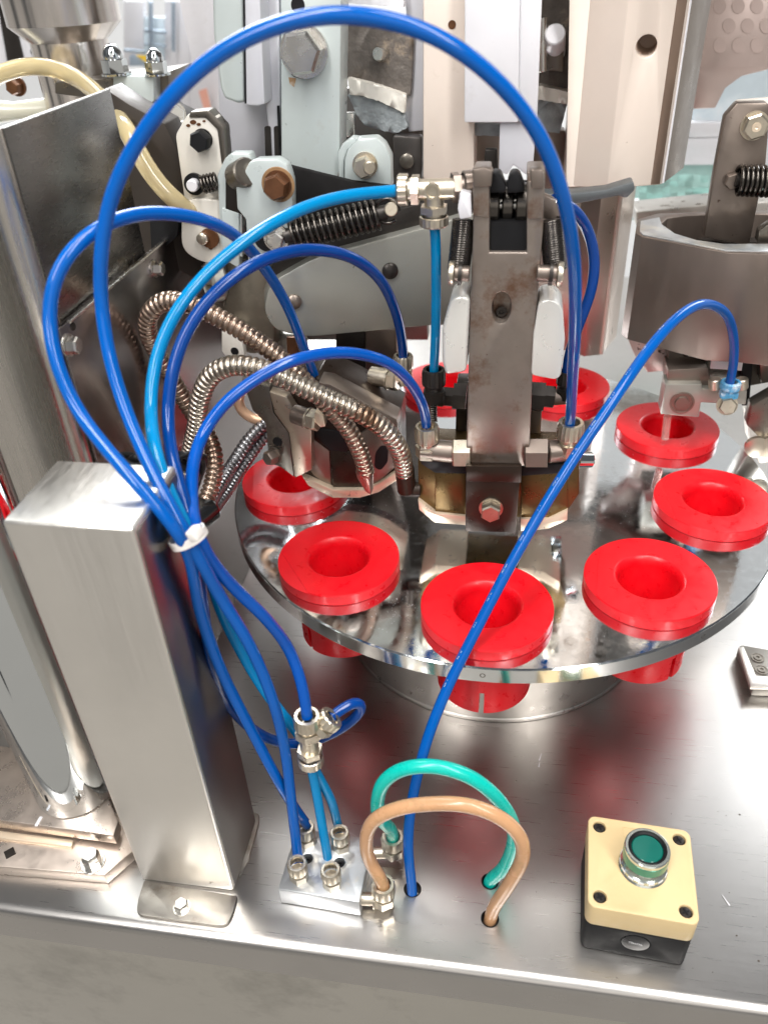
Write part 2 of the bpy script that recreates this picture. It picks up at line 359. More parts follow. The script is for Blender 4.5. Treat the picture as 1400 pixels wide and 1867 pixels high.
tag(fin('plastic_wrap', bm, mat('wrap film', (.50, .68, .64), .0, .2, .1, 30, .1, 40, stain=(.62, .76, .78), sts=14, stt=.56), None, 20), 'crumpled translucent plastic wrap behind the ring casting', 'plastic film')

bar_y = .74
tag(slab('support_ledge', [(1160, 386), (1300, 372), (1440, 366), (1440, 398), (1300, 400), (1160, 412)], bar_y, .05, mat('speckled ledge', (.50, .47, .43), .8, .35, .1, 20, .05, 200, spot=(.12, .09, .06), sps=22, spt=.62)), 'speckled grey ledge bar running behind the ring casting', 'bar')
# rosy panel with round stains
t = thing('rosy_guard_panel', 'rosy brushed metal panel with faint round marks at upper right', 'panel', PY(1340, 100, .80))
pn = slab('sheet', [(1285, -60), (1440, -60), (1440, 122), (1400, 126), (1352, 138), (1322, 160), (1304, 196), (1262, 198), (1270, 120)], .80, .012, pinkP, t, .001)
for i in range(12):
    cx_, cy_ = 1312 + (i % 4) * 34 + (17 if (i // 4) % 2 else 0), 10 + (i // 4) * 36
    slab('round_mark', circ(cx_, cy_, 12, 20, 14), .7990, .0008, pinkD, t, 0)

# ------------------------------------------------------------------ turntable and red holders
TC = V((.0491, .3630)); ZT = .15662; RTT = .2368; RR = .18299; PH = -1.57704; DR = .0476
hc = []
for k in range(9):
    a = PH + k * 2 * PI / 9; hc.append(V((TC.x + RR * math.cos(a), TC.y + RR * math.sin(a), ZT)))
tt = thing('turntable', 'round mirror polished indexing turntable carrying red tube holders', 'turntable', (TC.x, TC.y, 0))
cuts = bmesh.new()
for q in hc: b_lathe(cuts, q - V((0, 0, .05)), (0, 0, 1), [(0, 0), (.037, 0), (.037, .1), (0, .1)], 40)
lathe('plate', (TC.x, TC.y, ZT - .0142), (0, 0, 1), [(0, 0), (RTT - .0008, 0), (RTT, .0008), (RTT, .0134), (RTT - .0008, .0142), (0, .0142)], chrome, tt, 160, 30, holes=(cuts,))
lathe('rim_reflection_ring', (TC.x, TC.y, ZT - .0142), (0, 0, 1), [(RTT - .003, .0012), (RTT + .0003, .0012), (RTT + .0003, .0130), (RTT - .003, .0130), (RTT - .003, .0012)], mat('lit rim reflection', (.93, .94, .93), 1, .12, .03, 30, .004, 200), tt, 200)  # brighter ring added, puts the rim's lit reflection into the colour
lathe('pedestal', (TC.x, TC.y, .0005), (0, 0, 1), [(0, 0), (.151, 0), (.151, .003), (.150, .004), (.150, .120), (.147, .124), (0, .124)], hub, tt, 120, 30)
for px in ((492, 1102), (880, 1236), (1285, 1163)):
    p = PZ(px[0], px[1] - 16, ZT); d = V((p.x - TC.x, p.y - TC.y, 0)).normalized(); q = V((TC.x, TC.y, ZT - .007)) + d * (RTT - .0006)
    lathe('set_screw', q, d, [(0, 0), (.0020, 0), (.0020, .0009), (.0013, .0009), (.0010, .0002), (0, .0002)], greyM, tt, 16)
def holder_mesh(c, chord=None):
    bm = bmesh.new()
    prof = [(.0350, -.004), (.0470, 0.0001), (DR, .0008), (DR, .0088), (.0470, .0098)]
    for i in range(9):
        s = i / 8 * PI / 2; prof.append((.0266 - .0046 * math.sin(s), .0099 - .0090 * (1 - math.cos(s))))
    prof += [(.0218, -.001), (.0205, -.008), (.0180, -.020), (.0160, -.034), (.0150, -.060), (.0205, -.060), (.0205, -.0485), (.03, -.0485), (.0350, -.046), (.0350, -.004)]
    b_lathe(bm, c, (0, 0, 1), prof, 72)
    bmesh.ops.remove_doubles(bm, verts=bm.verts, dist=1e-6)
    return bm
HL = ['red tube holder nearest the camera, crossed by the blue hose', 'red tube holder at front right with a clear view into its cup', 'red tube holder at the right edge of the picture',
      'red tube holder under the small brown nozzle block at right', 'red tube holder at the back right behind the tall blue hose', 'red tube holder mostly hidden behind the upright arm at the back',
      'red tube holder at the back behind the left clamp arm', 'red tube holder half covered by the left clamp jaw', 'red tube holder at front left with a flat cut on its rim']
for k, c in enumerate(hc):
    t = thing('tube_holder', HL[k], 'tube holder', c, 'red plastic tube holders set round the turntable')
    hb = []
    if k in (8, 7, 1, 2):
        a = {8: math.radians(215), 7: math.radians(195), 1: math.radians(175), 2: math.radians(185)}[k]
        d = V((math.cos(a), math.sin(a), 0)); n = V((d.x * .5, d.y * .5, 1)).normalized(); kb = bmesh.new()
        p0 = c + d * .0375 + V((0, 0, .0101)); x_, y_, z_ = frame(n); b_prism(kb, [p0 + x_ * s * .06 + y_ * u * .06 for s, u in ((-1, -1), (1, -1), (1, 1), (-1, 1))], n * .05)
        # keep only beyond the chord
        kb2 = bmesh.new(); tang = V((-d.y, d.x, 0)); p1 = c + d * .0375 + V((0, 0, .0092))
        b_prism(kb2, [p1 + tang * .06, p1 - tang * .06, p1 - tang * .06 + d * .03 - V((0, 0, .003)), p1 + tang * .06 + d * .03 - V((0, 0, .003))], (0, 0, .02)); hb = [kb2]
    fin('flange', holder_mesh(c), redM, t, 30, 0, holes=hb)
    for q in range(4):
        bm = bmesh.new(); gap = .055; a0 = q * PI / 2 + gap - PI / 2 + .0 + (PH + PI / 2) + k * 2 * PI / 9
        b_lathe(bm, c, (0, 0, 1), [(.0355, -.0665), (.0355, -.0145), (.0255, -.0145), (.0255, -.0665), (.0272, -.0678), (.0340, -.0678)][::1] + [(.0355, -.0665)], 14, a0, a0 + PI / 2 - 2 * gap)
        bmesh.ops.remove_doubles(bm, verts=bm.verts, dist=1e-6)
        fin('skirt_segment', bm, redM, t, 30)

rg = random.Random(21); bm = bmesh.new()
blobs = [(1010, 860, 60), (1060, 930, 70), (1150, 900, 50), (700, 960, 60), (640, 900, 50), (760, 1150, 70), (1010, 1180, 40), (1120, 760, 40), (560, 930, 50), (700, 1110, 40)]
for k in range(900):
    bxx, byy, sg = blobs[k % len(blobs)]; q = PZ(rg.gauss(bxx, sg), rg.gauss(byy, sg * .6), ZT + .0002); d = V((q.x - TC.x, q.y - TC.y))
    if d.length > RTT - .006 or any((V((q.x, q.y)) - V((h_.x, h_.y))).length < DR + .001 for h_ in hc): continue
    r_ = rg.uniform(.00010, .00034); a0 = rg.uniform(0, 6)
    vs_ = [bm.verts.new(q + V((r_ * math.cos(a0 + j * 2.1), r_ * math.sin(a0 + j * 2.1), 0))) for j in range(3)] + [bm.verts.new(q + V((0, 0, r_ * .8)))]
    for j in range(3): bm.faces.new((vs_[j], vs_[(j + 1) % 3], vs_[3]))
pw = tag(fin('powder_grains', bm, mat('white powder', (.85, .86, .88), 0, .7), None, 20), 'fine white powder grains scattered on the turntable', 'powder'); pw['kind'] = 'stuff'
bm = bmesh.new(); rg = random.Random(33)
for k in range(46):
    q = PZ(rg.uniform(430, 1390), rg.uniform(1330, 1800), .0002)
    if q.y < .008: continue
    r_ = rg.choice([.0003, .0004, .0005, .0009]); a0 = rg.uniform(0, 6)
    vs_ = [bm.verts.new(q + V((r_ * math.cos(a0 + j * 1.57), r_ * rg.uniform(.5, 1) * math.sin(a0 + j * 1.57), 0))) for j in range(4)] + [bm.verts.new(q + V((0, 0, r_ * .6)))]
    for j in range(4): bm.faces.new((vs_[j], vs_[(j + 1) % 4], vs_[4]))
cr_ = tag(fin('dirt_crumbs', bm, mat('dirt', (.10, .08, .06), 0, .7), None, 20), 'tiny dark crumbs and specks scattered on the deck', 'dirt'); cr_['kind'] = 'stuff'
bm = bmesh.new()
for (a1, b1, c1, d1) in ((987, 1374, 983, 1387), (984, 1390, 982, 1399), (1316, 1632, 1330, 1652), (1240, 1700, 1246, 1706)):
    p_, q_ = PZ(a1, b1, .0003), PZ(c1, d1, .0003); sd = (q_ - p_).cross(V((0, 0, 1))).normalized() * .0005; b_prism(bm, [p_ + sd * .3, p_ - sd * .3, q_ - sd, q_ + sd], (0, 0, .0003))
tag(fin('glue_fleck', bm, whiteP, None, 20), 'little white flecks on the deck right of the turntable pedestal', 'fleck')
# ------------------------------------------------------------------ square post at left
X0, X1, Y0, Y1, PHT = -.1925, -.1222, .0351, .094, .3289
t = thing('square_post', 'tall square brushed steel post with welded foot at lower left', 'post', ((X0 + X1) / 2, (Y0 + Y1) / 2, 0))
box('post_tube', X0, X1, Y0, Y1, .0015, PHT, steel, t, .0022, seg=3)
box('side_face', X1 + .0001, X1 + .0007, Y0 + .0026, Y1 - .0026, .004, PHT - .003, mat('shaded side steel', (.27, .25, .235), 1, .33, .04, 8, 0, 30, rvar=.03), t, .0002)  # darker skin puts the shade of this side into the colour
ft = slabz('foot_plate', round_poly([(262, 1606), (432, 1634), (424, 1668), (412, 1690), (247, 1668), (252, 1640)], [0, 0, 14, 20, 16, 0]), .0028, .0024, mat('dull foot steel', (.40, .37, .33), .9, .36, .12, 20, .05, 200, stain=(.24, .19, .15), sts=25), t, .0006)
ft2 = slabz('foot_plate', round_poly([(452, 1480), (473, 1484), (472, 1500), (452, 1570), (436, 1600), (436, 1520)], [0, 6, 0, 0, 0, 0]), .0028, .0024, MATS['dull foot steel'], t, .0006)
hexhead('bolt', PZ(332, 1656, .0029), (0, 0, 1), .0050, .0055, bolt_m, t, 1.25, .22)
for i, px in enumerate(((264, 1612), (288, 1619), (308, 1621), (322, 1624), (364, 1630), (408, 1636))):
    q = PY(*px, Y0 - .0006); lathe('weld_bead', q, (0, -.6, .8), [(0, -.001), (.0016, 0), (.0013, .0011), (0, .0016)], whiteP, t, 10)
# ------------------------------------------------------------------ chrome column with its base plates
t = thing('chrome_column', 'polished round chrome column on stacked base plates at lower left', 'column', PZ(90, 1495, .03))
zb = .030
pf = PZ(108, 1494, zb); rc = 76 / ppm(pf); cc = V((pf.x, pf.y + rc, zb))
cyl('rod', cc, cc + V((0, 0, .47)), rc, chromeC, t, 96, .0015)
slabz('upper_plate', [(-190, 1470), (207, 1524), (216, 1497), (190, 1440), (150, 1380), (-150, 1340)], zb, .011, mat('rosy base plate', (.55, .47, .41), .85, .3, .06, 12, .03, 200), t, .0008)
slabz('lower_plate', [(-260, 1560), (190, 1596), (246, 1548), (262, 1470), (150, 1400), (-260, 1380)], .012, .0118, mat('pale base plate', (.62, .53, .46), .85, .32, .06, 12, .03, 200), t, .0008)
slabz('spacer_strip', [(-100, 1516), (130, 1544), (134, 1532), (-100, 1503)], .0165, .004, creamE, t, .0004)
hexhead('bolt', PZ(170, 1574, .0122), (0, 0, 1), .0064, .0105, bolt_m, t, 1.4, .16)
lathe('plug_screw', PZ(18, 1556, .0123), (0, 0, 1), [(0, 0), (.005, 0), (.005, .0004), (0, .0004)], dark, t, 4)
q = PZ(66, 1508, zb); box('witness_mark', q.x - .0012, q.x + .0012, q.y, q.y + .008, zb, zb + .0012, whiteP, t, .0003)

# ------------------------------------------------------------------ sheet guard box and polished side wall
GX = -.219
t = thing('guard_box', 'tall brushed steel guard box with dark mirrored side at left', 'machine guard', (-.3, .24, 0))
fr = mat('guard front steel', (.62, .585, .54), 1, .26, .07, 8, .03, 240, stretch=(5, 1, .3))
bm = bmesh.new(); rr_ = .012; pl_ = [(-.42, .163), (GX - rr_, .163)] + [(GX - rr_ + rr_ * math.sin(k * PI / 16), .163 + rr_ - rr_ * math.cos(k * PI / 16)) for k in range(1, 8)] + [(GX, .163 + rr_), (GX, .311)]
pl_ += [(GX - .002, .311), (GX - .002, .163 + rr_)] + [(GX - rr_ + (rr_ - .002) * math.sin(k * PI / 16), .163 + rr_ - (rr_ - .002) * math.cos(k * PI / 16)) for k in range(7, 0, -1)] + [(GX - rr_, .165), (-.42, .165)]
b_prism(bm, [(x1_, y1_, .001) for x1_, y1_ in pl_], (0, 0, .484)); fin('folded_sheet', bm, fr, t, 50, 0)
box('side_sheet', GX + .0001, GX + .0007, .1756, .3105, .36, .4848, satin, t, .0004)
t = thing('side_wall_sheet', 'polished vertical wall sheet mirroring the red holders behind the post', 'wall panel', (-.215, .4, 0))
b_ = bmesh.new(); xw = -.216
b_prism(b_, [(xw, .170, .0008), (xw, .170, .374), (xw, .66, .376), (xw, .66, .0008)], (-.002, 0, 0))
fin('sheet', b_, wallM, t, 30, .0004)
def wall_bolt(px, py, r=.0052): hexhead('bolt', PX(px, py, xw + .0003), (1, 0, 0), r, .0062, bolt_m, t, 1.3, .2)
wall_bolt(124, 629, .0056); wall_bolt(281, 489, .0054)
q = PX(133, 595, xw + .0003); lathe('hole_plug', q, (1, 0, 0), [(0, 0), (.0026, 0), (.0024, .0006), (0, .0006)], dark, t, 14)
b_ = bmesh.new(); b_prism(b_, [(xw + .0026, .180, .3735), (xw + .0026, .180, .3755), (xw + .0026, .6, .3775), (xw + .0026, .6, .3755)], (-.003, 0, 0)); fin('top_trim', b_, bolt_m, t, 30, .0003)
# dark inside frame above the wall sheet
tag(slab('guide_rail', [(190, 160), (236, 190), (300, 225), (335, 300), (380, 520), (300, 480), (240, 480)], .36, .03, mat('dark guide steel', (.055, .045, .038), .6, .42, .12, 14, .04, 180)), 'dull brown guide rail between guard box and white lever', 'rail')
tag(slab('black_rubber_strip', [(272, 395), (328, 392), (322, 432), (276, 470)], .345, .012, black), 'black rubber strip above the polished wall sheet', 'rubber strip')

# ------------------------------------------------------------------ upper left: column head, clamp plate, domed nuts
t = thing('column_head', 'shiny stepped steel column head with domed nuts at upper left', 'column', PY(140, 160, .50))
p0 = PY(141, 160, .52); sc = 1 / ppm(p0)
upd = V((0, 0, 1))
pb = PY(150, 175, .53); r1 = 68 * sc; r2 = 98 * sc
zz = lambda y_: (PY(140, y_, .53).z - pb.z)
lathe('cylinder', pb, (0, 0, 1), [(0, -.02), (r1, -.02), (r1, zz(72)), (r1 * 1.12, zz(64)), (r2, zz(40)), (r2, zz(-90)), (0, zz(-90))], mat('satin column steel', (.72, .67, .63), 1, .2, .06, 8, .02, 200, stretch=(4, 4, .2)), t, 72)
slab('clamp_plate', [(100, 150), (250, 138), (306, 130), (308, 168), (282, 188), (236, 192), (160, 178), (100, 170)], .48, .06, greyM, t, .001)
slab('clamp_plate', [(206, 137), (280, 138), (281, 186), (238, 192), (206, 186)], .465, .02, zinc, t, .001)
for px, py, r in ((212, 132, 22), (287, 133, 19)):
    q = PY(px, py, .47); s_ = r / ppm(q)
    bm = bmesh.new(); b_lathe(bm, q, (0, 0, 1), [(0, 0), (s_ * 1.05, 0), (s_ * 1.05, s_ * 1.0), (s_ * .85, s_ * 1.05), (0, s_ * 1.05)], 6)
    b_lathe(bm, q + V((0, 0, s_)), (0, 0, 1), [(s_ * .82, 0)] + [(s_ * .82 * math.cos(k * PI / 16), s_ * .15 + s_ * 1.0 * math.sin(k * PI / 16)) for k in range(8)] + [(0, s_ * .15 + s_ * 1.0)], 24)
    b_lathe(bm, q + V((0, 0, -s_ * .15)), (0, 0, 1), [(0, 0), (s_ * 1.25, 0), (s_ * 1.25, s_ * .16), (0, s_ * .16)], 24)
    fin('domed_nut', bm, chromeC, t, 30)
slab('lower_block', [(232, 192), (282, 190), (300, 205), (330, 220), (330, 300), (245, 300)], .50, .05, dark, t, .001)
hexhead('bolt', PY(318, 207, .44), (.45, -.9, .1), .0075, .012, bolt_m, t, 1.25, .25)
cyl('pivot_pin', PY(318, 207, .44), PY(285, 200, .47), .008, dark, t)
t = thing('window_frame', 'white and black door frame strips at the far upper left corner', 'frame', PY(30, 60, 1.0))
slab('strip', [(15, -20), (42, -20), (70, 110), (45, 110)], 1.0, .02, whiteP, t, .001)
slab('strip', [(-10, -20), (14, -20), (46, 120), (14, 120)], 1.0, .02, dark, t, .001)
slab('strip', [(42, -20), (72, -20), (98, 120), (70, 118)], 1.02, .02, zincL, t, .001)
slab('strip', [(-10, 30), (0, 30), (18, 130), (-10, 130)], 1.02, .02, whiteP, t, .001)
slab('corner_plate', [(46, 48), (66, 62), (76, 112), (48, 112)], .98, .01, whiteP, t, .001)
hexhead('screw', PY(62, 94, .978), BK, .004, .003, dark, t)
t = thing('hose_spool', 'cloudy plastic hose collar with rusty bolt behind the guard box', 'hose collar', PY(50, 190, .55))
pz = PY(50, 200, .52); s_ = 1 / ppm(pz)
lathe('collar', pz, (.98, .2, .0), [(0, -60 * s_), (20 * s_, -60 * s_), (15 * s_, -20 * s_), (20 * s_, 60 * s_), (0, 60 * s_)], mat('cloudy plastic', (.72, .70, .58), 0, .2, .1, 20, .02, 50, trans=.3, coat=.3), t, 32)
hexhead('rusty_bolt', PY(32, 156, .56), BK, .007, .01, rust, t)

tag(hosepx('clear_hose', [(-60, 175, .44), (-30, 150, .44), (0, 134, .44), (45, 121, .44), (90, 122, .44), (130, 136, .44), (165, 160, .42), (205, 200, .375), (236, 245, .345), (260, 292, .338), (292, 338, .336), (330, 374, .338), (352, 390, .350)], .0068, yelT), 'yellowed clear hose arching over the guard box to the lever', 'hose')

# ------------------------------------------------------------------ tall columns and casting behind
COLS = 'uprights hanging behind the clamp arms'
t = thing('grey_upright', 'pale grey painted upright with one huge hexagon bolt at its top', 'upright', PY(560, 380, .40), COLS)
slab('bar', [(510, -120), (624, -120), (621, 130), (619, 312), (606, 345), (590, 372), (560, 392), (530, 385), (512, 300)], .40, .030, zinc, t, .0022)
slab('side_rib', [(472, -120), (509, -120), (511, 192), (516, 300), (497, 300), (484, 195)], .405, .03, zincL, t, .002)
for x_ in (482, 499): slab('slot_mark', round_poly([(x_, 229), (x_ + 11, 229), (x_ + 13, 290), (x_ + 2, 290)], [5, 5, 0, 0]), .4040, .0012, dark, t, 0)
hexhead('large_bolt', PY(556, 92, .3999), BK, 38 / ppm(PY(556, 92, .4)), .015, bolt_m, t, 1.16, .3, rot=.1)
lathe('oil_hole', PY(543, 8, .3999), BK, [(0, 0), (.005, 0), (.005, .0003), (0, .0003)], black, t, 20)
slab('bolt_slot', round_poly([(528, 120), (576, 118), (574, 138), (552, 144), (532, 138)], 6), .3996, .001, black, t, 0)
rsM = mat('rust streak', (.36, .22, .11), .1, .6, .3, 60, .1, 200, stain=(.55, .52, .46), sts=60, stt=.5)
for px_ in ([(526, 140), (540, 142), (536, 158), (528, 152)], [(596, 330), (600, 332), (598, 352), (594, 346)], [(537, 330), (546, 334), (541, 340)]): slab('rust_streak', px_, .3997, .0006, rsM, t, 0)
t = thing('rounded_bracket', 'pale painted bracket with rounded lower corner beside the grey upright', 'bracket', PY(440, 190, .40))
slab('face_plate', [(384, -120), (442, -120), (446, 187), (432, 188), (408, 180), (401, 160), (388, 60)], .385, .025, zinc, t, .003, seg=3)
slab('face_plate', [(443, -120), (469, -120), (483, 189), (470, 193), (447, 191)], .3842, .03, zincL, t, .0015)
tag(slab('lavender_upright', [(392, 60), (505, 60), (512, 240), (500, 300), (412, 292), (398, 200)], .425, .03, zincL, None, .003), 'lavender grey upright just below the rounded bracket', 'upright', COLS)
tag(slab('lavender_upright', [(300, -120), (392, -120), (400, 60), (398, 120), (350, 118)], .60, .03, whiteP, None, .003), 'overexposed white upright behind the top of the big hose arch', 'upright', COLS)

t = thing('iron_casting', 'rough dark cast iron bracket with pale ledge seen through the hose arch', 'casting', PY(690, 150, .47))
def rough_slab(name, px, y, dep, m, amp, parent):
    bm = bmesh.new(); b_prism(bm, [PY(a_, b__, y) for a_, b__ in px], (0, dep, 0)); bmesh.ops.triangulate(bm, faces=[f for f in bm.faces if len(f.verts) > 4])
    for _ in range(4): bmesh.ops.subdivide_edges(bm, edges=[e_ for e_ in bm.edges if e_.calc_length() > .003], cuts=1, use_grid_fill=False)
    bmesh.ops.triangulate(bm, faces=bm.faces)
    r_ = random.Random(3)
    for v_ in bm.verts: v_.co += V((r_.uniform(-1, 1), r_.uniform(-1, 1), r_.uniform(-1, 1))) * amp
    return fin(name, bm, m, parent, 80)
rough_slab('body', [(622, 44), (755, 50), (748, 174), (735, 168), (690, 158), (634, 144), (622, 140)], .47, .05, iron, .0004, t)
rough_slab('ledge', [(634, 141), (690, 155), (739, 172), (737, 206), (720, 197), (690, 183), (660, 174), (638, 172)], .462, .03, cream, .0003, t)
rough_slab('under_arch', [(634, 172), (660, 174), (690, 183), (720, 197), (737, 207), (744, 232), (720, 243), (690, 236), (665, 228), (648, 205)], .466, .05, ironL, .0005, t)
rough_slab('top_ledge', [(632, -30), (735, -30), (736, 12), (632, 5)], .462, .05, whiteP, .0003, t)
lathe('pin', PY(697, 97, .469), (-.4, -1, .1), [(0, -.004), (.0052, -.004), (.0052, .006), (.0045, .0075), (0, .0075)], bolt_m, t, 20)
tag(slab('grey_upright', [(733, -120), (772, -120), (772, 237), (745, 240), (738, 200), (742, 60)], .475, .03, zincL, None, .001), 'narrow blue grey upright between iron casting and beige column', 'upright', COLS)
tag(slab('shade_backing', [(610, 160), (770, 160), (780, 620), (500, 620), (560, 400), (612, 330)], .56, .02, mat('spring gap shade', (.16, .145, .13), .7, .35, .15, 12, .03, 100), None, .001), 'dark backing sheet for the shade behind the coil spring', 'plate')  # dark backing added so the gap behind the spring reads black
slab('bright_clip', [(614, 206), (645, 206), (645, 247), (632, 250), (614, 240)], .455, .01, bolt_m, t, .001)

t = thing('beige_column', 'beige ground steel column behind the tee fitting', 'column', PY(810, 330, .45), COLS)
slab('bar', [(771, -120), (866, -120), (864, 332), (771, 326)], .45, .04, beige, t, .0015)
lathe('dimple', PY(824, 44, .4499), BK, [(0, 0), (.003, 0), (.003, .0003), (0, .0003)], rust, t, 16)
t = thing('white_slide_plate', 'white painted slide plate hanging above the upright arm', 'plate', PY(910, 222, .43))
slab('front_plate', [(847, -120), (950, -120), (945, 223), (846, 223)], .43, .014, whiteP, t, .0015)
slab('side_plate', [(951, -120), (993, -120), (979, 221), (946, 223)], .4305, .02, whiteP, t, .0012)
slab('lower_tongue', [(911, 222), (978, 221), (971, 312), (958, 318), (936, 300), (924, 318), (909, 312)], .436, .016, zincL, t, .001)
tag(slab('grey_upright', [(862, 228), (912, 228), (912, 360), (862, 360)], .50, .03, brown, None, .001), 'dim brown upright behind the white slide plate', 'upright', COLS)
rough_slab('lower_rim', [(862, 224), (912, 226), (911, 248), (862, 246)], .46, .03, ironL, .0004, t)

t = thing('recessed_casting', 'rough iron casting with pale bolt in the gap beside the beige column', 'casting', PY(1010, 150, .55))
rough_slab('body', [(985, -60), (1060, -60), (1050, 170), (980, 150)], .55, .03, iron, .0004, t)
rough_slab('ledge', [(980, 155), (1040, 168), (1034, 190), (978, 180)], .535, .03, cream, .0003, t)
rough_slab('under_arch', [(978, 180), (1034, 190), (1020, 242), (978, 238)], .54, .03, ironL, .0004, t)
cyl('bolt_shank', PY(1012, 95, .545), PY(1012, 60, .515), .0085, whiteP, t)
slab('bolt_block', [(994, 46), (1030, 44), (1026, 130), (994, 128)], .53, .012, greyM, t, .001)
cyl('pin', PY(989, 30, .52), PY(989, 130, .52), .0035, bolt_m, t)
tag(slab('grey_upright', [(965, 238), (1030, 238), (1030, 345), (965, 345)], .57, .02, brown, None, .001), 'brown upright in the shadow left of the big beige column', 'upright', COLS)

def col_plan(name, fb, y_, faces, mats, parent): pass
t = thing('wide_beige_column', 'wide bevelled beige column with a drilled hole at upper right', 'column', PY(1110, 344, .5), COLS)
# plan of the column: four vertical faces that turn away to the right
pa = PY(1030, 345, .50); pb_ = PY(1107, 344, .487); pc = PY(1205, 322, .50); pd = PY(1211, 320, .505); pe = PY(1246, 301, .56)
zb_ = pb_.z
pts = [V((p.x, p.y, 0)) for p in (pa, pb_, pc, pd, pe)]
pts += [V((pts[-1].x - .01, pts[-1].y + .05, 0)), V((pts[0].x, pts[0].y + .09, 0))]
hq = PY(1178, 82, .496); hcut = cyl_bm(hq + V((-.004, -.03, 0)), hq + V((.008, .055, 0)), .0078, 40)
def vcol(name, plan, z0s, z1, m, parent, bev=.001, holes=()):
    bm = bmesh.new(); a_ = [bm.verts.new((p.x, p.y, z)) for p, z in zip(plan, z0s)]; b__ = [bm.verts.new((p.x, p.y, z1)) for p in plan]
    bm.faces.new(a_); bm.faces.new(b__[::-1]); n = len(a_)
    for i in range(n): bm.faces.new((a_[i], b__[i], b__[(i + 1) % n], a_[(i + 1) % n]))
    return fin(name, bm, m, parent, 25, bev, holes=holes)
vcol('bar', pts, [zb_] * 7, .80, beige, t, .0012, holes=(hcut,))
slab('wear_strip', [(1040, -100), (1141, -100), (1104, 340), (1032, 340)], .4865, .0015, mat('worn pink steel', (.96, .84, .74), .05, .5, .05, 9, .03, 200, stain=(.62, .47, .33), sts=14, stt=.68), t, .0004, n=(.0, -1, 0), p0=(0, .4975, 0))
n2 = V((0, -1, 0)); W0, W1 = PY(1184, 327, .4995), PY(1203, 322, .4995)
def vstrip(name, a1, b1, z0, z1, nn, m, parent, th=.0012):
    bm = bmesh.new(); b_prism(bm, [(a1.x, a1.y, z0), (b1.x, b1.y, z0), (b1.x, b1.y, z1), (a1.x, a1.y, z1)], -nn * th); return fin(name, bm, m, parent, 30, .0002)
fd = (V((pc.x, pc.y, 0)) - V((pb_.x, pb_.y, 0))).normalized(); fn = V((fd.y, -fd.x, 0))
ca = V((pc.x, pc.y, 0)) - fd * .0085 + fn * .0006; cb = V((pc.x, pc.y, 0)) - fd * .0004 + fn * .0006
edM = mat('umber edge steel', (.30, .215, .165), .7, .4, .08, 9, .02, 200)
vstrip('edge_strip', ca, cb, zb_ + .001, .79, fn, edM, t)
cyl('edge_bead', V((pd.x, pd.y, zb_ + .0005)) + V((-.0005, -.0005, 0)), V((pd.x - .0005, pd.y - .0005, .79)), .0012, whiteP, t, 10)
sd_ = (V((pe.x, pe.y, 0)) - V((pd.x, pd.y, 0))).normalized(); sn = V((sd_.y, -sd_.x, 0))
vstrip('side_face', V((pd.x, pd.y, 0)) + sd_ * .001 + sn * .0005, V((pe.x, pe.y, 0)) + sn * .0005, zb_ + .0005, .79, sn, mat('taupe side steel', (.36, .31, .27), .8, .32, .06, 9, .02, 200), t)
# lower column
pa = PY(1032, 655, .60); pb_ = PY(1064, 650, .585); pc = PY(1096, 645, .59); pd = PY(1122, 622, .64)
t = thing('lower_beige_column', 'beige steel column below the wide one, ending above the deck', 'column', pb_, COLS)
pts = [V((p.x, p.y, 0)) for p in (pa, pb_, pc)] + [V((pd.x, pd.y, 0)), V((pd.x, pd.y + .04, 0)), V((pa.x - .05, pa.y + .08, 0)), V((pa.x - .05, pa.y, 0))]
vcol('bar', pts, [pb_.z] * 7, PY(1100, 330, .59).z, beigeD, t, .001)
q0 = PY(1096, 645, .5895); q1 = V((q0.x, q0.y, PY(1100, 340, .59).z)); cyl('edge_bead', q0, q1, .0022, beige, t, 12)
t = thing('dark_wedge_bar', 'dark tapered bar sticking out right behind the big hose arch', 'bar', PY(1090, 350, .46))
bm = bmesh.new(); b_prism(bm, [PY(a_, b__, .46) for a_, b__ in ((985, 352), (1040, 352), (1105, 345), (1155, 330), (1158, 346), (1142, 362), (1128, 357), (1040, 374), (985, 380))], (0, .018, 0)); fin('blade', bm, mat('slate rod', (.10, .11, .115), .3, .4, .1), t, 40, .002)

tag(box('unseen_block', -.17, .30, .46, 1.0, .575, 1.5, mat('unseen dark block paint', (.16, .15, .14), .3, .4), bev=.004), 'unseen dark block', 'unseen dark block')  # unseen block added above the view to darken reflections in the metal
o = COL.objects['unseen_block']; del o['label']; del o['category']; struct(o)
# ------------------------------------------------------------------ left linkage
t = thing('white_lever', 'speckled white lever with black hexagon nut at left of the linkage', 'lever', PY(365, 480, .34))
hole = cyl_bm(PY(372, 332, .34) + V((0, -.02, 0)), PY(372, 332, .34) + V((0, .008, 0)), 15 / ppm(PY(372, 332, .35)))
slab('blade', round_poly([(319, 246), (343, 205), (392, 208), (410, 250), (410, 380), (338, 380)], [8, 8, 12, 10, 0, 0]), .35, .012, cream, t, .0016)
slab('lower_blade', round_poly([(330, 374), (352, 360), (412, 365), (420, 480), (372, 482), (330, 456)], [12, 14, 0, 0, 26, 22]), .3455, .012, cream, t, .0016)
slab('rear_flange', round_poly([(346, 203), (380, 200), (408, 232), (414, 300), (404, 300), (396, 236), (374, 214), (344, 214)], 4), .349, .014, greyM, t, .001)
for a1, b1, r1 in ((352, 222, 6), (362, 226, 4), (343, 228, 4), (372, 220, 3), (384, 452, 4), (350, 402, 3)): slab('rust_spot', circ(a1, b1, r1, 9, r1 * .7), .3496 if b1 < 380 else .3449, .0006, rust, t, 0)
hexhead('black_nut', PY(370, 253, .349), BK, 19 / ppm(PY(370, 253, .35)), .009, black, t, .95, .2)
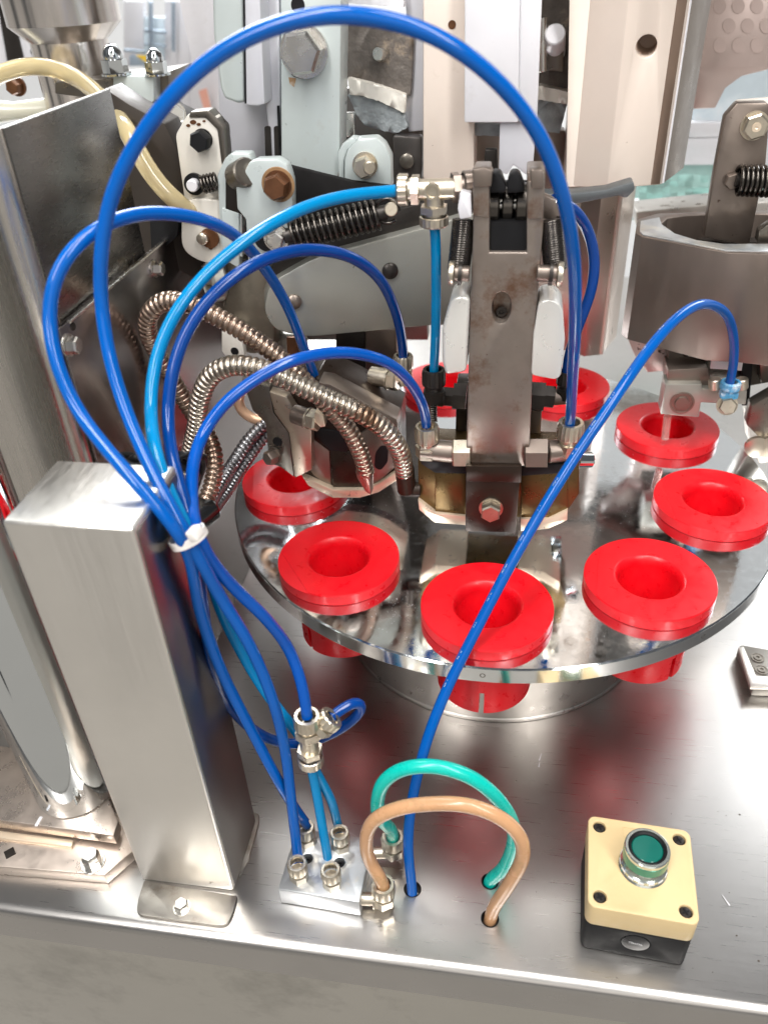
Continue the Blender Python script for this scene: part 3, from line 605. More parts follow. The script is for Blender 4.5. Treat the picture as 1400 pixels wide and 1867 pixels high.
lathe('socket', PY(371, 254, .3395), BK, [(0, 0), (.0018, 0), (.0018, .0004), (0, .0004)], dark, t, 12)
q = PY(356, 334, .349); s_ = 1 / ppm(q)
lathe('pin_seat', q, BK, [(0, 0), (19 * s_, 0), (19 * s_, .003), (14 * s_, .003), (13 * s_, .0015), (0, .0015)], black, t, 28)
lathe('pin', q, BK, [(0, 0), (11 * s_, 0), (11 * s_, .007), (9 * s_, .008), (0, .008)], whiteP, t, 20)
coil('short_spring', PY(368, 336, .340), PY(395, 330, .342), .0058, .0011, 4.5, springM, t)
lathe('washer', PY(383, 433, .3452), BK, [(0, 0), (.0075, 0), (.0075, .002), (0, .002)], rust, t, 24)
lathe('lower_pin', PY(372, 432, .3445), BK, [(0, 0), (.0045, 0), (.0045, .005), (.003, .006), (0, .006)], nick, t, 18)

t = thing('clevis', 'grey chamfered clevis with a rust stained bolt in the linkage', 'clevis', PY(480, 470, .34))
slab('rear_cheek', [(396, 318), (410, 288), (420, 279), (455, 279), (462, 300), (441, 340), (442, 470), (402, 445)], .340, .012, zinc, t, .0012)
slab('web', [(404, 378), (436, 388), (436, 490), (404, 470)], .3385, .010, zinc, t, .001)
slab('dark_gap', [(411, 318), (424, 298), (446, 296), (444, 392), (411, 380)], .3388, .003, dark, t, .0005)
slab('front_cheek', [(430, 342), (454, 296), (468, 290), (505, 289), (523, 300), (532, 330), (534, 395), (500, 470), (452, 480), (448, 400), (432, 380)], .328, .012, zinc, t, .0014)
q = PY(507, 336, .3279); s_ = 1 / ppm(q)
lathe('rust_stain', q, BK, [(0, 0), (31 * s_, 0), (30 * s_, .0003), (0, .0003)], mat('rust stain', (.33, .19, .09), .2, .6, .3, 60, .1, 200, stain=(.55, .50, .42), sts=40, stt=.52), t, 40)
hexhead('rusty_bolt', q, BK, 23 * s_, .009, rust, t, 1.1, .25)
cyl('spacer', PY(450, 312, .329), PY(432, 322, .3405), .010, greyM, t, 32)

t = thing('chamfered_lug', 'grey chamfered lug plate with a brass coloured nut', 'lug', PY(670, 330, .39))
slab('plate', [(628, 290), (634, 272), (652, 252), (686, 250), (700, 262), (712, 285), (714, 342), (628, 345)], .385, .014, zinc, t, .0014)
slab('plate', [(616, 278), (624, 262), (640, 250), (656, 252), (634, 272), (627, 292), (627, 345), (618, 340)], .392, .012, zinc, t, .001)
q = PY(666, 300, .3849); s_ = 1 / ppm(q)
hexhead('brass_nut', q, BK, 19 * s_, .010, nick, t, 1.22, .25)
cyl('stud', q + V((.004, -.008, .001)), q + V((.006, -.016, .001)), 11 * s_, nick, t, 18)

# pivot arm, running to the right behind the tee fitting
NA = V((.28, -.96, 0)).normalized(); PA0 = PY(560, 540, .325)
t = thing('pivot_arm', 'broad greenish grey pivot arm with rounded end and two dark rivets', 'arm', PA0)
def PAp(a_, b__, o=0): return PP(a_, b__, PA0 - NA * o, NA)
bm = bmesh.new()
b_prism(bm, [PAp(*p) for p in round_poly([(480, 565), (492, 515), (574, 469), (640, 451), (780, 413), (905, 376), (905, 590), (780, 594), (560, 615), (500, 603)], [18, 26, 30, 0, 0, 0, 0, 0, 22, 26])], -NA * .034)
fin('blade', bm, armPl, t, 25, .0016)
for px in ((536, 549, 14), (711, 493, 15)):
    q = PAp(px[0], px[1]) + NA * .0002; s_ = px[2] / ppm(q)
    lathe('rivet', q, NA, [(0, 0), (s_, 0), (s_ * .95, s_ * .35), (s_ * .6, s_ * .6), (0, s_ * .7)], brown if px[2] == 14 else dark, t, 28)
bm = bmesh.new(); b_prism(bm, [PAp(*p, .010) for p in ((498, 500), (498, 440), (610, 430), (700, 388), (800, 362), (850, 355), (850, 398), (780, 417), (640, 455), (574, 473), (520, 506))], -NA * .02); fin('top_shelf', bm, dark, t, 25, .0008)
tag(slab('knuckle', round_poly([(372, 500), (392, 470), (440, 470), (505, 500), (500, 640), (450, 650), (402, 590), (382, 560)], [10, 12, 0, 0, 0, 20, 10, 10]), .352, .03, mat('olive knuckle', (.24, .21, .165), .7, .38, .12, 16, .04, 200, stain=(.36, .32, .25), sts=20, stt=.55), None, .0035), 'stained grey knuckle plate left of the pivot arm', 'knuckle')
tag(lathe('knuckle_bush', PY(404, 512, .345), (-.75, -.6, .1), [(0, 0), (.014, 0), (.0155, .002), (.0155, .010), (.012, .012), (.012, .005), (0, .005)], armPl, None, 40), 'cream ring shaped bush on the outside of the knuckle', 'bush')

tag(slab('shadow_plate', [(380, 300), (520, 300), (640, 330), (720, 340), (770, 330), (775, 420), (500, 480), (380, 440)], .375, .006, mat('gap shade', (.010, .009, .009), .0, .7, spec=.15), None, .001), 'black sheet standing for the shade between clevis and coil spring', 'plate')  # black sheet put in for the shade between the linkage parts
t = thing('linkage_bracket', 'small dark bracket with two bolts below the black hexagon lever', 'bracket', PY(395, 530, .345))
slab('plate', [(366, 484), (408, 474), (420, 520), (408, 560), (378, 540)], .349, .008, greyM, t, .001)
hexhead('bolt', PY(384, 505, .3488), BK, .0048, .005, nick, t, 1.3, .25); hexhead('bolt', PY(402, 535, .3488), BK, .0045, .005, rust, t, 1.3, .25)
slab('stay', [(404, 600), (440, 612), (446, 650), (424, 668), (404, 640)], .335, .008, cream, t, .001)
lathe('stay_hole', PY(428, 640, .3349), BK, [(0, 0), (.0034, 0), (.0034, .0003), (0, .0003)], black, t, 18)
for a1, b1 in ((505, 190), (445, 0)): slab('seam_shadow_gap', [(a1, b1 + 2), (a1 + 4, b1 + 2), (a1 + 9, 296), (a1 + 4, 296)] if a1 == 505 else [(442, -80), (445, -80), (449, 188), (446, 188)], .3838 if a1 == 445 else .404, .002, black, t, 0)
t = thing('back_lever', 'dark oily lever and pin in the shade right of the chamfered lug', 'lever', PY(740, 330, .45))
slab('blade', round_poly([(716, 246), (768, 250), (768, 330), (722, 336)], 6), .46, .015, mat('oily lever', (.10, .09, .085), .7, .35), t, .001)
lathe('pin', PY(742, 292, .4598), BK, [(0, 0), (.006, 0), (.006, .003), (.004, .004), (0, .004)], greyM, t, 24)
slab('slot_tab', [(884, 272), (906, 272), (908, 322), (880, 322)], .452, .008, dark, t, .0008)
t = thing('tension_spring', 'black coil spring stretched between two hook screws', 'spring', PY(610, 410, .33))
s0 = PY(530, 428, .315); s1 = PY(690, 390, .330)
coil('coil', s0, s1, .0098, .00165, 15, springM, t)
hexhead('hook_screw', PY(504, 434, .312), BK, .0068, .005, bolt_m, t, 1.35, .35)
lathe('washer', PY(487, 433, .322), BK, [(0, 0), (.0095, 0), (.0095, .002), (.006, .002), (.006, .0005), (0, .0005)], black, t, 28)
cyl('hook_screw', PY(712, 381, .335), PY(713, 381, .322), .0048, nick, t, 20)
cyl('spring_core', s0.lerp(s1, -.08), s0.lerp(s1, 1.1), .0055, dark, t, 16)
def hook(p, d, R, r):
    x_, y_, z_ = frame(d); return [p + (x_ * math.cos(a_) + y_ * math.sin(a_)) * R for a_ in [i * 2 * PI / 24 for i in range(22)]]
for p_ in (PY(506, 434, .313), PY(706, 384, .329)):
    bm = bmesh.new(); b_tube(bm, hook(p_, BK, .0085, 0), .0014, 7); fin('hook', bm, springM, t, 60)

# ------------------------------------------------------------------ left clamp head
t = thing('left_clamp', 'tilted brown clamp head with pale base lip at left of the turntable', 'clamp', PY(610, 900, .285))
slab('jaw_block', [(548, 866), (530, 800), (500, 740), (575, 690), (640, 720), (724, 770), (726, 868), (694, 888), (654, 900), (607, 900), (566, 880)], .290, .052, armB, t, .0012)
slab('jaw_facet', [(569, 780), (570, 800), (600, 822), (604, 892), (571, 866), (560, 850)], .2895, .01, brown, t, .0008)
slab('jaw_facet', [(601, 822), (655, 824), (664, 893), (607, 893)], .2885, .01, armB, t, .0008)
slab('inner_pocket', [(572, 792), (576, 780), (640, 790), (632, 824), (602, 822)], .2886, .003, black, t, .0003)
slab('side_block', [(656, 792), (700, 760), (724, 780), (722, 850), (690, 880), (664, 890), (655, 830)], .2870, .01, brown, t, .0008)
slab('side_pocket', round_poly([(684, 826), (694, 812), (708, 814), (707, 842), (694, 858), (682, 852)], 6), .2866, .002, black, t, 0)
slab('base_lip', [(550, 868), (607, 893), (664, 893), (692, 880), (726, 858), (727, 874), (690, 898), (656, 908), (606, 908), (562, 886)], .2845, .045, creamE, t, .0008)
slab('arm_plate', [(491, 714), (523, 724), (540, 752), (568, 778), (568, 857), (537, 872), (527, 790), (500, 752)], .278, .010, mat('spotted lever plate', (.53, .44, .35), .85, .34, .1, 20, .04, 200, stain=(.30, .17, .08), sts=30, stt=.60, spot=(.15, .1, .06), sps=40, spt=.66), t, .0010)
slab('side_cheek', [(440, 690), (492, 705), (498, 752), (527, 790), (536, 870), (512, 852), (490, 845), (484, 772), (460, 748)], .2835, .020, greyM, t, .001)
hexhead('pivot_bolt', PY(502, 830, .281), V((-.5, -.85, .1)), .0062, .008, brown, t, 1.15, .2)
lathe('dark_hole', PY(506, 805, .2833), BK, [(0, 0), (.004, 0), (.004, .0003), (0, .0003)], black, t, 18)
bm = bmesh.new(); b_prism(bm, [PY(*p) for p in ((580, 697, .282), (600, 700, .282), (724, 765, .282), (724, 784, .282), (690, 772, .282), (600, 735, .282))], (0, .02, 0)); fin('diagonal_bar', bm, brown, t, 30, .001)
# small brass tee under the conduits
tb = (PY(536, 754, .272), PY(590, 772, .262))
cyl('valve_stub', tb[0], tb[0].lerp(tb[1], .55), .0075, brown, t, 20)
hexhead('valve_nut', PY(563, 762, .268), (tb[1] - tb[0]), .0085, .008, nick, t, 1.0, .2)
slab('valve_tab', [(574, 750), (590, 758), (593, 778), (584, 780), (572, 768)], .260, .008, creamE, t, .001)
bm = bmesh.new(); pp = [PY(452, 700, .33), PY(436, 722, .33), PY(440, 746, .33), PY(460, 762, .33), PY(482, 766, .33)]; b_tube(bm, resample(catmull(pp), .003), .0045, 12); fin('copper_loop', bm, mat('copper loop', (.72, .46, .30), .4, .35), t, 60)
# posts behind the left clamp
t = thing('rear_post', 'pair of brown steel posts standing behind the left clamp head', 'post', PY(650, 760, .42))
slab('dark_bar', [(612, 600), (664, 600), (664, 770), (612, 730)], .40, .02, dark, t, .001)
slab('bar', [(665, 600), (722, 600), (724, 660), (712, 740), (700, 770), (665, 765)], .402, .02, brown, t, .001)
slab('bar', [(486, 606), (548, 610), (560, 700), (500, 720)], .37, .02, armPl, t, .001)
slab('stained_bar', [(522, 615), (540, 615), (545, 660), (524, 660)], .3665, .004, rust, t, .0005)
lathe('roller', PY(582, 660, .36), BK, [(0, 0), (.009, 0), (.009, .01), (0, .01)], dark, t, 24)
cyl('elbow_body', PY(676, 684, .33), PY(712, 690, .325), .0078, nick, t, 20)
hexhead('elbow_nut', PY(708, 690, .324), (.9, -.3, 0), .009, .008, nick, t, 1.0, .2)
cyl('chrome_tip', PY(716, 694, .325), PY(722, 706, .32), .005, chromeC, t, 16)

# ------------------------------------------------------------------ centre clamp with its upright arm
YA = .250
t = thing('centre_clamp', 'worn upright clamp arm with forked top and dark brass jaw in the middle', 'clamp', PY(898, 970, YA))
fork = [(862, 312), (893, 312), (892, 460), (960, 460), (960, 312), (994, 312), (990, 420), (982, 520), (974, 600), (970, 700), (964, 850), (849, 850), (853, 700), (857, 560), (862, 420)]
hs = 17 / ppm(PY(914, 561, YA)); hp = PY(914, 561, YA)
hole = bmesh.new(); b_prism(hole, [hp + V((math.cos(k * PI / 20) * hs, -.02, math.sin(k * PI / 20) * hs * 1.75)) for k in range(40)], (0, .032, 0))
slab('arm', fork, YA, .028, arm, t, .0012, holes=(hole,))
lathe('hole_screw', hp + V((0, .010, -.006)), BK, [(0, 0), (.0035, 0), (.0035, .002), (.0018, .002), (.0015, .0004), (0, .0004)], dark, t, 14)
slab('prong_shoulder', [(862, 318), (892, 318), (892, 397), (862, 392)], YA - .003, .004, arm, t, .0008)
slab('prong_shoulder', [(962, 330), (992, 330), (990, 398), (961, 398)], YA - .003, .004, arm, t, .0008)
slab('top_nut', [(860, 308), (884, 304), (898, 310), (896, 340), (862, 342)], YA - .006, .010, brown, t, .0012)
slab('top_nut', [(966, 308), (990, 308), (992, 344), (968, 344)], YA - .006, .010, brown, t, .0012)
slab('slot_shade_back', [(889, 330), (964, 330), (964, 463), (889, 463)], YA + .0285, .004, black, t, 0)  # black sheet behind the fork stands for the shade in the slot
slab('slot_shade', [(893.5, 404), (959.5, 404), (959.5, 458), (893.5, 458)], YA + .004, .023, black, t, 0)  # black filler added to darken the slot between the prongs
rx = PY(926, 374, YA + .02)
for dx, r_ in ((-.0085, .0135), (0, .011), (.0085, .0135)):
    lathe('roller', rx + V((dx - .0036, 0, 0)), (1, 0, 0), [(0, 0), (r_ - .001, 0), (r_, .001), (r_, .0062), (r_ - .001, .0072), (0, .0072)], springM, t, 40)
cyl('axle', rx - V((.03, 0, 0)), rx + V((.03, 0, 0)), .004, bolt_m, t, 18)
for px in (904, 938): slab('rubber_lug', round_poly([(px - 14, 335), (px - 8, 314), (px + 8, 314), (px + 18, 340), (px + 18, 350), (px - 14, 352)], [6, 8, 8, 4, 0, 0]), YA + .004, .012, black, t, .001)
slab('front_plate', [(849, 850), (949, 852), (940, 972), (848, 969)], YA - .006, .006, armB, t, .0006)
slab('upper_clip', [(850, 850), (951, 850), (950, 880), (849, 878)], YA - .0075, .004, armB, t, .0006)
q = PY(895, 926, YA - .006); hexhead('jaw_bolt', q, BK, 19 / ppm(q), .008, nick, t, 1.15, .18, rot=.5)
# brass jaw
JY = .262
slab('jaw', [(762, 838), (800, 842), (1030, 850), (1040, 838), (1056, 845), (1056, 900), (1036, 930), (1000, 946), (793, 936), (762, 912)], JY, .052, brass, t, .001)
slab('jaw_facet', [(793, 862), (849, 864), (849, 941), (793, 935)], JY - .0018, .004, brass, t, .0006)
slab('jaw_facet', [(950, 866), (1035, 862), (1035, 930), (1000, 946), (950, 946)], JY - .0018, .004, brass, t, .0006)
slab('jaw_top', [(764, 836), (850, 840), (850, 864), (793, 862), (768, 846)], JY - .002, .004, black, t, .0004)
slab('jaw_top', [(950, 848), (1034, 846), (1034, 862), (950, 868)], JY - .0022, .004, black, t, .0004)
slab('jaw_lip', [(762, 911), (793, 935), (849, 941), (849, 958), (792, 953), (764, 930)], JY - .004, .05, creamE, t, .0006)
slab('jaw_lip', [(949, 946), (1000, 946), (1035, 929), (1034, 949), (1000, 964), (949, 969)], JY - .004, .05, creamE, t, .0006)
lathe('jaw_core', PY(1030, 880, .300) + V((-.006, 0, 0)), (1, 0, 0), [(0, 0), (.017, 0), (.018, .002), (.018, .008), (0, .008)], chromeC, t, 40)
cyl('dowel', PY(1050, 838, .285), PY(1078, 838, .290), .0062, chromeC, t, 24)
# cheeks
for pts_, rr_ in (([(822, 545), (840, 538), (857, 545), (853, 620), (850, 678), (812, 684), (806, 660), (806, 600)], [10, 8, 0, 0, 8, 8, 4, 6]), ([(982, 550), (1006, 545), (1026, 560), (1030, 620), (1022, 686), (1012, 692), (968, 684), (972, 610)], [10, 10, 12, 6, 6, 6, 8, 4])):
    slab('cheek', round_poly(pts_, rr_), YA - .002, .030, mat('cream cheek', (.76, .745, .70), .35, .32, .05, 16, .01, 200, stain=(.42, .38, .32), sts=24, stt=.66), t, .0040, seg=4)
for x_, xo in ((836, 842), (1012, 1000)):
    q0 = PY(x_, 492, YA + .004); q1 = PY(xo + 4, 400, YA + .008); coil('side_spring', q1, q0, .0064, .0010, 22, mat('blackened spring', (.08, .072, .066), .9, .25), t); cyl('spring_core', q1, q0, .0059, dark, t, 16)
for a_, b__ in ((818, 856), (978, 1026)):
    q0, q1 = PY(a_, 497, YA - .004), PY(b__, 499, YA - .004); cyl('spring_pin', q0, q1, .0050, brown, t, 20)
    qq = q0 if a_ < 850 else q1; d_ = (q1 - q0).normalized() * (1 if a_ < 850 else -1)
    lathe('pin_head', qq, d_, [(0, 0), (.0072, 0), (.0076, .001), (.0076, .0032), (.0060, .0040), (0, .0040)], nick, t, 24)
    lathe('pin_ring', qq + d_ * .0062, d_, [(.0050, 0), (.0074, 0), (.0074, .0022), (.0050, .0022)], dark, t, 24)
slab('white_cap', round_poly([(838, 352), (858, 354), (860, 396), (838, 400), (834, 380)], [4, 4, 4, 4, 3]), YA - .004, .012, whiteP, t, .0015)
slab('side_bracket', [(984, 350), (1010, 362), (1030, 402), (1034, 470), (1020, 480), (1000, 400), (984, 398)], YA + .016, .006, brown, t, .001)
# jaw cross fittings
for a_, b__, r_ in ((826, 858, .0112), (956, 998, .0118)):
    q0, q1 = PY(a_, 826, .256), PY(b__, 826, .256); bm = bmesh.new(); b_lathe(bm, q0, q1 - q0, [(0, 0), (r_ * .9, 0), (r_, .001), (r_, (q1 - q0).length), (0, (q1 - q0).length)], 6, rot=.5); fin('hexagon_nut', bm, brown if a_ > 900 else nick, t, 30)
cyl('cross_pipe', PY(766, 818, .258), PY(828, 824, .258), .0082, brown, t, 24)
cyl('cross_pipe', PY(996, 824, .260), PY(1046, 818, .266), .0085, brown, t, 24)
fitting('elbow_fitting', PY(779, 830, .258), (0, -.05, 1), .0085, .026, nick, t)
fitting('elbow_fitting', PY(1034, 824, .263), (0.02, -.05, 1), .0090, .026, nick, t)
# upper cross bar behind the arm
UY = .300
for a_, b__, r_ in ((826, 850, .011), (966, 992, .012), (992, 1010, .009), (806, 826, .008)):
    q0, q1 = PY(a_, 722, UY), PY(b__, 724, UY); bm = bmesh.new(); b_lathe(bm, q0, q1 - q0, [(0, 0), (r_, 0), (r_, (q1 - q0).length), (0, (q1 - q0).length)], 6, rot=.5); fin('rear_nut', bm, dark, t, 30)
slab('rear_column', [(832, 700), (856, 700), (850, 806), (830, 804)], .31, .02, dark, t, .001)
slab('rear_column', [(965, 740), (988, 742), (985, 806), (962, 806)], .31, .02, brown, t, .001)
cyl('rear_pipe', PY(1008, 724, UY), PY(1034, 722, UY), .0062, brown, t, 18)
fitting('rear_fitting', PY(1030, 724, UY), (0, 0, 1), .0072, .022, dark, t)
fitting('rear_fitting', PY(791, 730, .285), (0, 0, 1), .0082, .026, dark, t)
cyl('rear_pipe', PY(776, 722, .286), PY(810, 726, .288), .0065, dark, t, 18)
tag(coil('small_spring', PY(786, 668, .295), PY(788, 768, .278), .0034, .0007, 24, springM), 'thin dark coil spring beside the clamp elbow fitting', 'spring')

# tee fitting near the top of the clamp
t = thing('tee_fitting', 'nickel tee fitting where the azure hoses meet beside the clamp fork', 'fitting', PY(790, 345, .27))
TY = .262
c0 = PY(790, 344, TY)
cyl('tee_body', PY(750, 345, TY), PY(838, 343, TY), .0062, nick, t, 24)
cyl('tee_branch', c0, PY(792, 378, TY), .0062, nick, t, 24)
lathe('tee_boss', c0 + V((0, -.0052, 0)), BK, [(0, 0), (.0052, 0), (.0048, .0022), (.0034, .0022), (.003, .0014), (0, .0014)], nick, t, 24)
fitting('hose_nut', PY(764, 345, TY), (-1, 0, 0), .0088, .0135, nick, t)
fitting('hose_nut', PY(791, 374, TY), (0, 0, -1), .0086, .0125, nick, t)
fitting('hose_nut', PY(824, 342, TY), (1, .3, 0), .0088, .0135, brown, t)

# small nozzle at rear between the clamps
t = thing('rear_nozzle_fitting', 'small nickel elbow fitting at the end of the dark navy hose', 'fitting', PY(736, 690, .31))
fitting('hose_nut', PY(736, 690, .31), (0, 0, 1), .0072, .020, nick, t)
cyl('stem', PY(736, 690, .31), PY(739, 700, .31), .005, nick, t, 16)

# ------------------------------------------------------------------ ring casting and lever at right
ZR = .35
top = [(1158, 424), (1162, 399), (1200, 388), (1440, 380), (1500, 380), (1500, 470), (1400, 463), (1326, 460), (1170, 431)]
botz = PY(1135, 610, PZ(1158, 424, ZR).y).z
t = thing('ring_casting', 'heavy taupe ring casting with oval opening at right', 'casting', PZ(1300, 430, ZR))
bm = bmesh.new(); P_ = [PZ(a_, b__, ZR) for a_, b__ in top]
a_ = [bm.verts.new(p) for p in P_]; b__ = [bm.verts.new((p.x, p.y, botz)) for p in P_]; n = len(a_)
bm.faces.new(a_); bm.faces.new(b__[::-1])
for i in range(n): bm.faces.new((a_[i], b__[i], b__[(i + 1) % n], a_[(i + 1) % n]))
ck = bmesh.new(); ov = [PZ(a1, b1, ZR) + V((0, 0, .01)) for a1, b1 in ((1206, 408), (1216, 398), (1250, 393), (1320, 390), (1480, 389), (1480, 440), (1362, 443), (1320, 444), (1270, 437), (1230, 425), (1210, 414))]
b_prism(ck, ov, (0, 0, -.20))
fin('ring', bm, ring_m, t, 25, .0008, holes=(ck,))
slabz('top_face', [(1166, 421), (1168, 402), (1202, 395), (1206, 408), (1230, 425), (1270, 437), (1320, 444), (1440, 444), (1440, 458), (1326, 456), (1172, 427)], ZR + .0008, .0015, mat('grey ring face', (.50, .52, .53), .7, .35, .2, 30, .03, 200, stain=(.7, .68, .6), sts=20, stt=.52), t, .0002)
slabz('recess_shade', [(1207, 409), (1216, 400), (1250, 395), (1320, 392), (1470, 391), (1470, 438), (1362, 441), (1320, 441), (1270, 434), (1230, 422)], ZR - .02, .01, mat('recess shade', (.04, .033, .028), 0, .7), t, 0)  # dark sheet set in the opening to stand for its shade
slab('inner_block', [(1384, 420), (1404, 406), (1440, 404), (1440, 440), (1380, 441)], .43, .01, greyM, t, .001)

t = thing('right_lever', 'dull brown speckled lever rising through the ring casting', 'lever', PY(1325, 440, .47))
slab('blade', [(1322, 212), (1344, 187), (1400, 186), (1404, 200), (1396, 300), (1366, 448), (1284, 432), (1300, 330)], .455, .012, brown, t, .0014)
slab('rear_plate', [(1328, 205), (1346, 184), (1420, 178), (1420, 215), (1330, 230)], .468, .01, cream, t, .001)
q = PY(1375, 228, .4549); s_ = 1 / ppm(q)
hexhead('flanged_nut', q, BK, 23 * s_, .006, nick, t, 1.08, .3)
lathe('nut_stud', q + V((0, -.0062, 0)), BK, [(0, 0), (13 * s_, 0), (13 * s_, .001), (8 * s_, .001), (8 * s_, .002), (3 * s_, .002), (0, .001)], creamE, t, 26)
q = PY(1333, 327, .4549); hexhead('spring_bolt', q, BK, 15 * s_, .007, brown, t, 1.05, .2)
coil('coil_spring', PY(1344, 328, .446), PY(1440, 332, .446), .0105, .0017, 11, springM, t)
cyl('spring_core', PY(1340, 328, .446), PY(1440, 332, .446), .005, dark, t, 14)
t = thing('right_clamp_head', 'brown nozzle clamp hanging under the ring casting at right', 'clamp', PY(1250, 750, .40))
slab('mottled_bracket', [(1142, 612), (1222, 618), (1218, 676), (1180, 679), (1158, 650)], .455, .02, mat('mottled pink steel', (.58, .50, .46), .7, .4, .15, 40, .06, 200, spot=(.1, .08, .07), sps=34, spt=.6), t, .001)
slab('dark_body', [(1217, 616), (1440, 600), (1440, 690), (1366, 704), (1217, 702)], .435, .05, mat('dark clamp body', (.13, .115, .10), .8, .35, .2, 12, .05, 200), t, .001)
slab('top_block', [(1218, 674), (1290, 670), (1300, 704), (1216, 706)], .412, .03, brown, t, .001)
slab('nozzle_block', [(1213, 700), (1280, 700), (1280, 708), (1362, 712), (1360, 738), (1278, 734), (1274, 761), (1204, 755)], .405, .02, armPl, t, .001)
q = PY(1243, 734, .4049); s_ = 1 / ppm(q)
lathe('round_screw', q, BK, [(0, 0), (22 * s_, 0), (22 * s_, .0008), (19 * s_, .001), (18 * s_, .0003), (13 * s_, .0003), (12 * s_, .002), (0, .0022)], brown, t, 32)
slab('white_tab', [(1302, 627), (1360, 628), (1352, 676), (1294, 672)], .415, .004, whiteP, t, .0005)
cyl('clear_nozzle', PY(1217, 757, .415), PY(1212, 800, .415), .0034, mat('clear pink tube', (.95, .55, .5), 0, .1, .05, trans=.7), t, 16)
slab('side_link', [(1370, 740), (1440, 700), (1440, 800), (1398, 812), (1362, 776)], .40, .015, greyM, t, .001)
slab('side_link', [(1376, 560), (1440, 540), (1440, 690), (1388, 700)], .42, .02, greyM, t, .001)
for px in (1378, 1400): lathe('link_pin', PY(px, 812, .40), BK, [(0, 0), (.010, 0), (.010, .004), (.006, .005), (0, .005)], nick, t, 26)
slab('black_strut', [(1352, 600), (1378, 598), (1366, 740), (1352, 740)], .425, .01, black, t, .001)
fitting('hose_nut', PY(1327, 722, .392), (0, 0, 1), .0078, .014, mat('blue collar', (.1, .35, .6), .1, .3, .1, stain=(.75, .85, .9), sts=90, stt=.5), t)
hexhead('clamp_screw', PY(1325, 738, .388), (-.1, -1, .3), .0075, .007, nick, t, 1.15, .3)
for px in (1303, 1352): cyl('clamp_bolt', PY(px, 690, .398), PY(px, 708, .398), .0052, nick, t, 18)
tag(slab('steel_bar', [(1362, 755), (1440, 760), (1440, 840), (1384, 845), (1366, 806)], .43, .02, steel, None, .001), 'plain steel bar end at the right edge beside a red holder', 'bar')

# bracket lying on the deck at the right edge
t = thing('screwed_bracket', 'small grey bracket with two socket screws on the deck at right', 'bracket', PZ(1380, 1240, 0))
slabz('base_block', [(1346, 1180), (1352, 1176), (1460, 1194), (1466, 1256), (1374, 1252)], .012, .0118, mat('bracket grey', (.34, .32, .29), .8, .36), t, .0010)
slabz('raised_lip', [(1346, 1180), (1356, 1179), (1378, 1232), (1470, 1240), (1470, 1254), (1368, 1252)], .0155, .0037, steel, t, .0006)
for px in ((1381, 1200), (1388, 1222)):
    lathe('socket_screw', PZ(*px, .0122), (0, 0, 1), [(0, 0), (.0058, 0), (.0058, .0008), (.0048, .0008), (.0048, .0003), (.0034, .0003), (.0034, .0012), (.0016, .0012), (.0012, .0003), (0, .0003)], greyM, t, 24)

# ------------------------------------------------------------------ manifold block
t = thing('manifold_block', 'small aluminium manifold block with four top hose fittings on the deck', 'manifold', PZ(580, 1650, 0))
zm = .0185
mp = [PZ(507, 1622, zm), PZ(655, 1646, zm)]
dxy = (mp[1] - mp[0]); nrm = V((-dxy.y, dxy.x, 0)).normalized() * .0485
bm = bmesh.new(); hb_ = []
b_prism(bm, [mp[0], mp[1], mp[1] + nrm, mp[0] + nrm], (0, 0, -zm + .0006))
ck = bmesh.new()
for px in ((560, 1566), (619, 1573)): q = PZ(*px, zm); b_lathe(ck, q - V((0, 0, .008)), (0, 0, 1), [(0, 0), (.0038, 0), (.0038, .02), (0, .02)], 24)
fin('block', bm, mat('milled aluminium', (.60, .62, .64), .85, .36, .06, 30, .12, 160, stain=(.72, .66, .56), sts=40, stt=.58), t, 30, .0008, holes=(ck,))
for px in ((560, 1566), (619, 1573)): q = PZ(*px, zm); lathe('recessed_screw', q - V((0, 0, .006)), (0, 0, 1), [(0, 0), (.0036, 0), (.0036, .003), (.002, .003), (.0018, .001), (0, .001)], black, t, 20)
fits = {}
for k_, (px, py) in {'fl': (546, 1600), 'fr': (606, 1612), 'bl': (560, 1534), 'br': (622, 1544)}.items():
    q = PZ(px, py, zm); fits[k_] = q; fitting('top_fitting', q - V((0, 0, .0004)), (0, 0, 1), .0066, .0185, nick, t)
ea = PZ(655, 1640, .009); e1 = ea + V((.016, .002, 0)); cyl('elbow_stub', ea - V((.004, 0, 0)), e1, .0045, nick, t, 18)
hexhead('elbow_hexagon', e1 - V((.006, 0, 0)), (1, .1, 0), .0072, .010, nick, t, 1.0, .1)
fitting('elbow_fitting', e1 + V((.001, 0, -.002)), (.02, 0, 1), .0078, .022, nick, t)
eb = ea + V((.002, .034, .002)); e2 = eb + V((.016, .002, .002)); cyl('elbow_stub', eb - V((.004, 0, 0)), e2, .0045, nick, t, 18)
fitting('elbow_fitting', e2 + V((.001, 0, 0)), (.02, 0, 1), .0078, .020, nick, t)
E1 = e1 + V((.0015, 0, .016)); E2 = e2 + V((.0015, 0, .014))

# ------------------------------------------------------------------ tee fitting of the lower hoses
t = thing('branch_fitting', 'nickel branch fitting hanging in the hoses above the manifold', 'fitting', PY(567, 1345, .075))
BY = .075
bt, bb = PY(560, 1316, BY), PY(566, 1382, BY)
cyl('body', bt, bb, .0062, nick, t, 24)
fitting('hose_nut', bt.lerp(bb, .38), (bt - bb), .0084, .020, nick, t)
fitting('hose_nut', bt.lerp(bb, .72), (bb - bt), .0084, .016, nick, t)
sb = PY(570, 1340, BY); cyl('side_branch', sb, PY(590, 1322, BY + .004), .0058, nick, t, 20)
fitting('hose_nut', PY(582, 1330, BY + .002), (PY(605, 1308, BY + .006) - PY(582, 1330, BY + .002)), .0082, .013, nick, t)

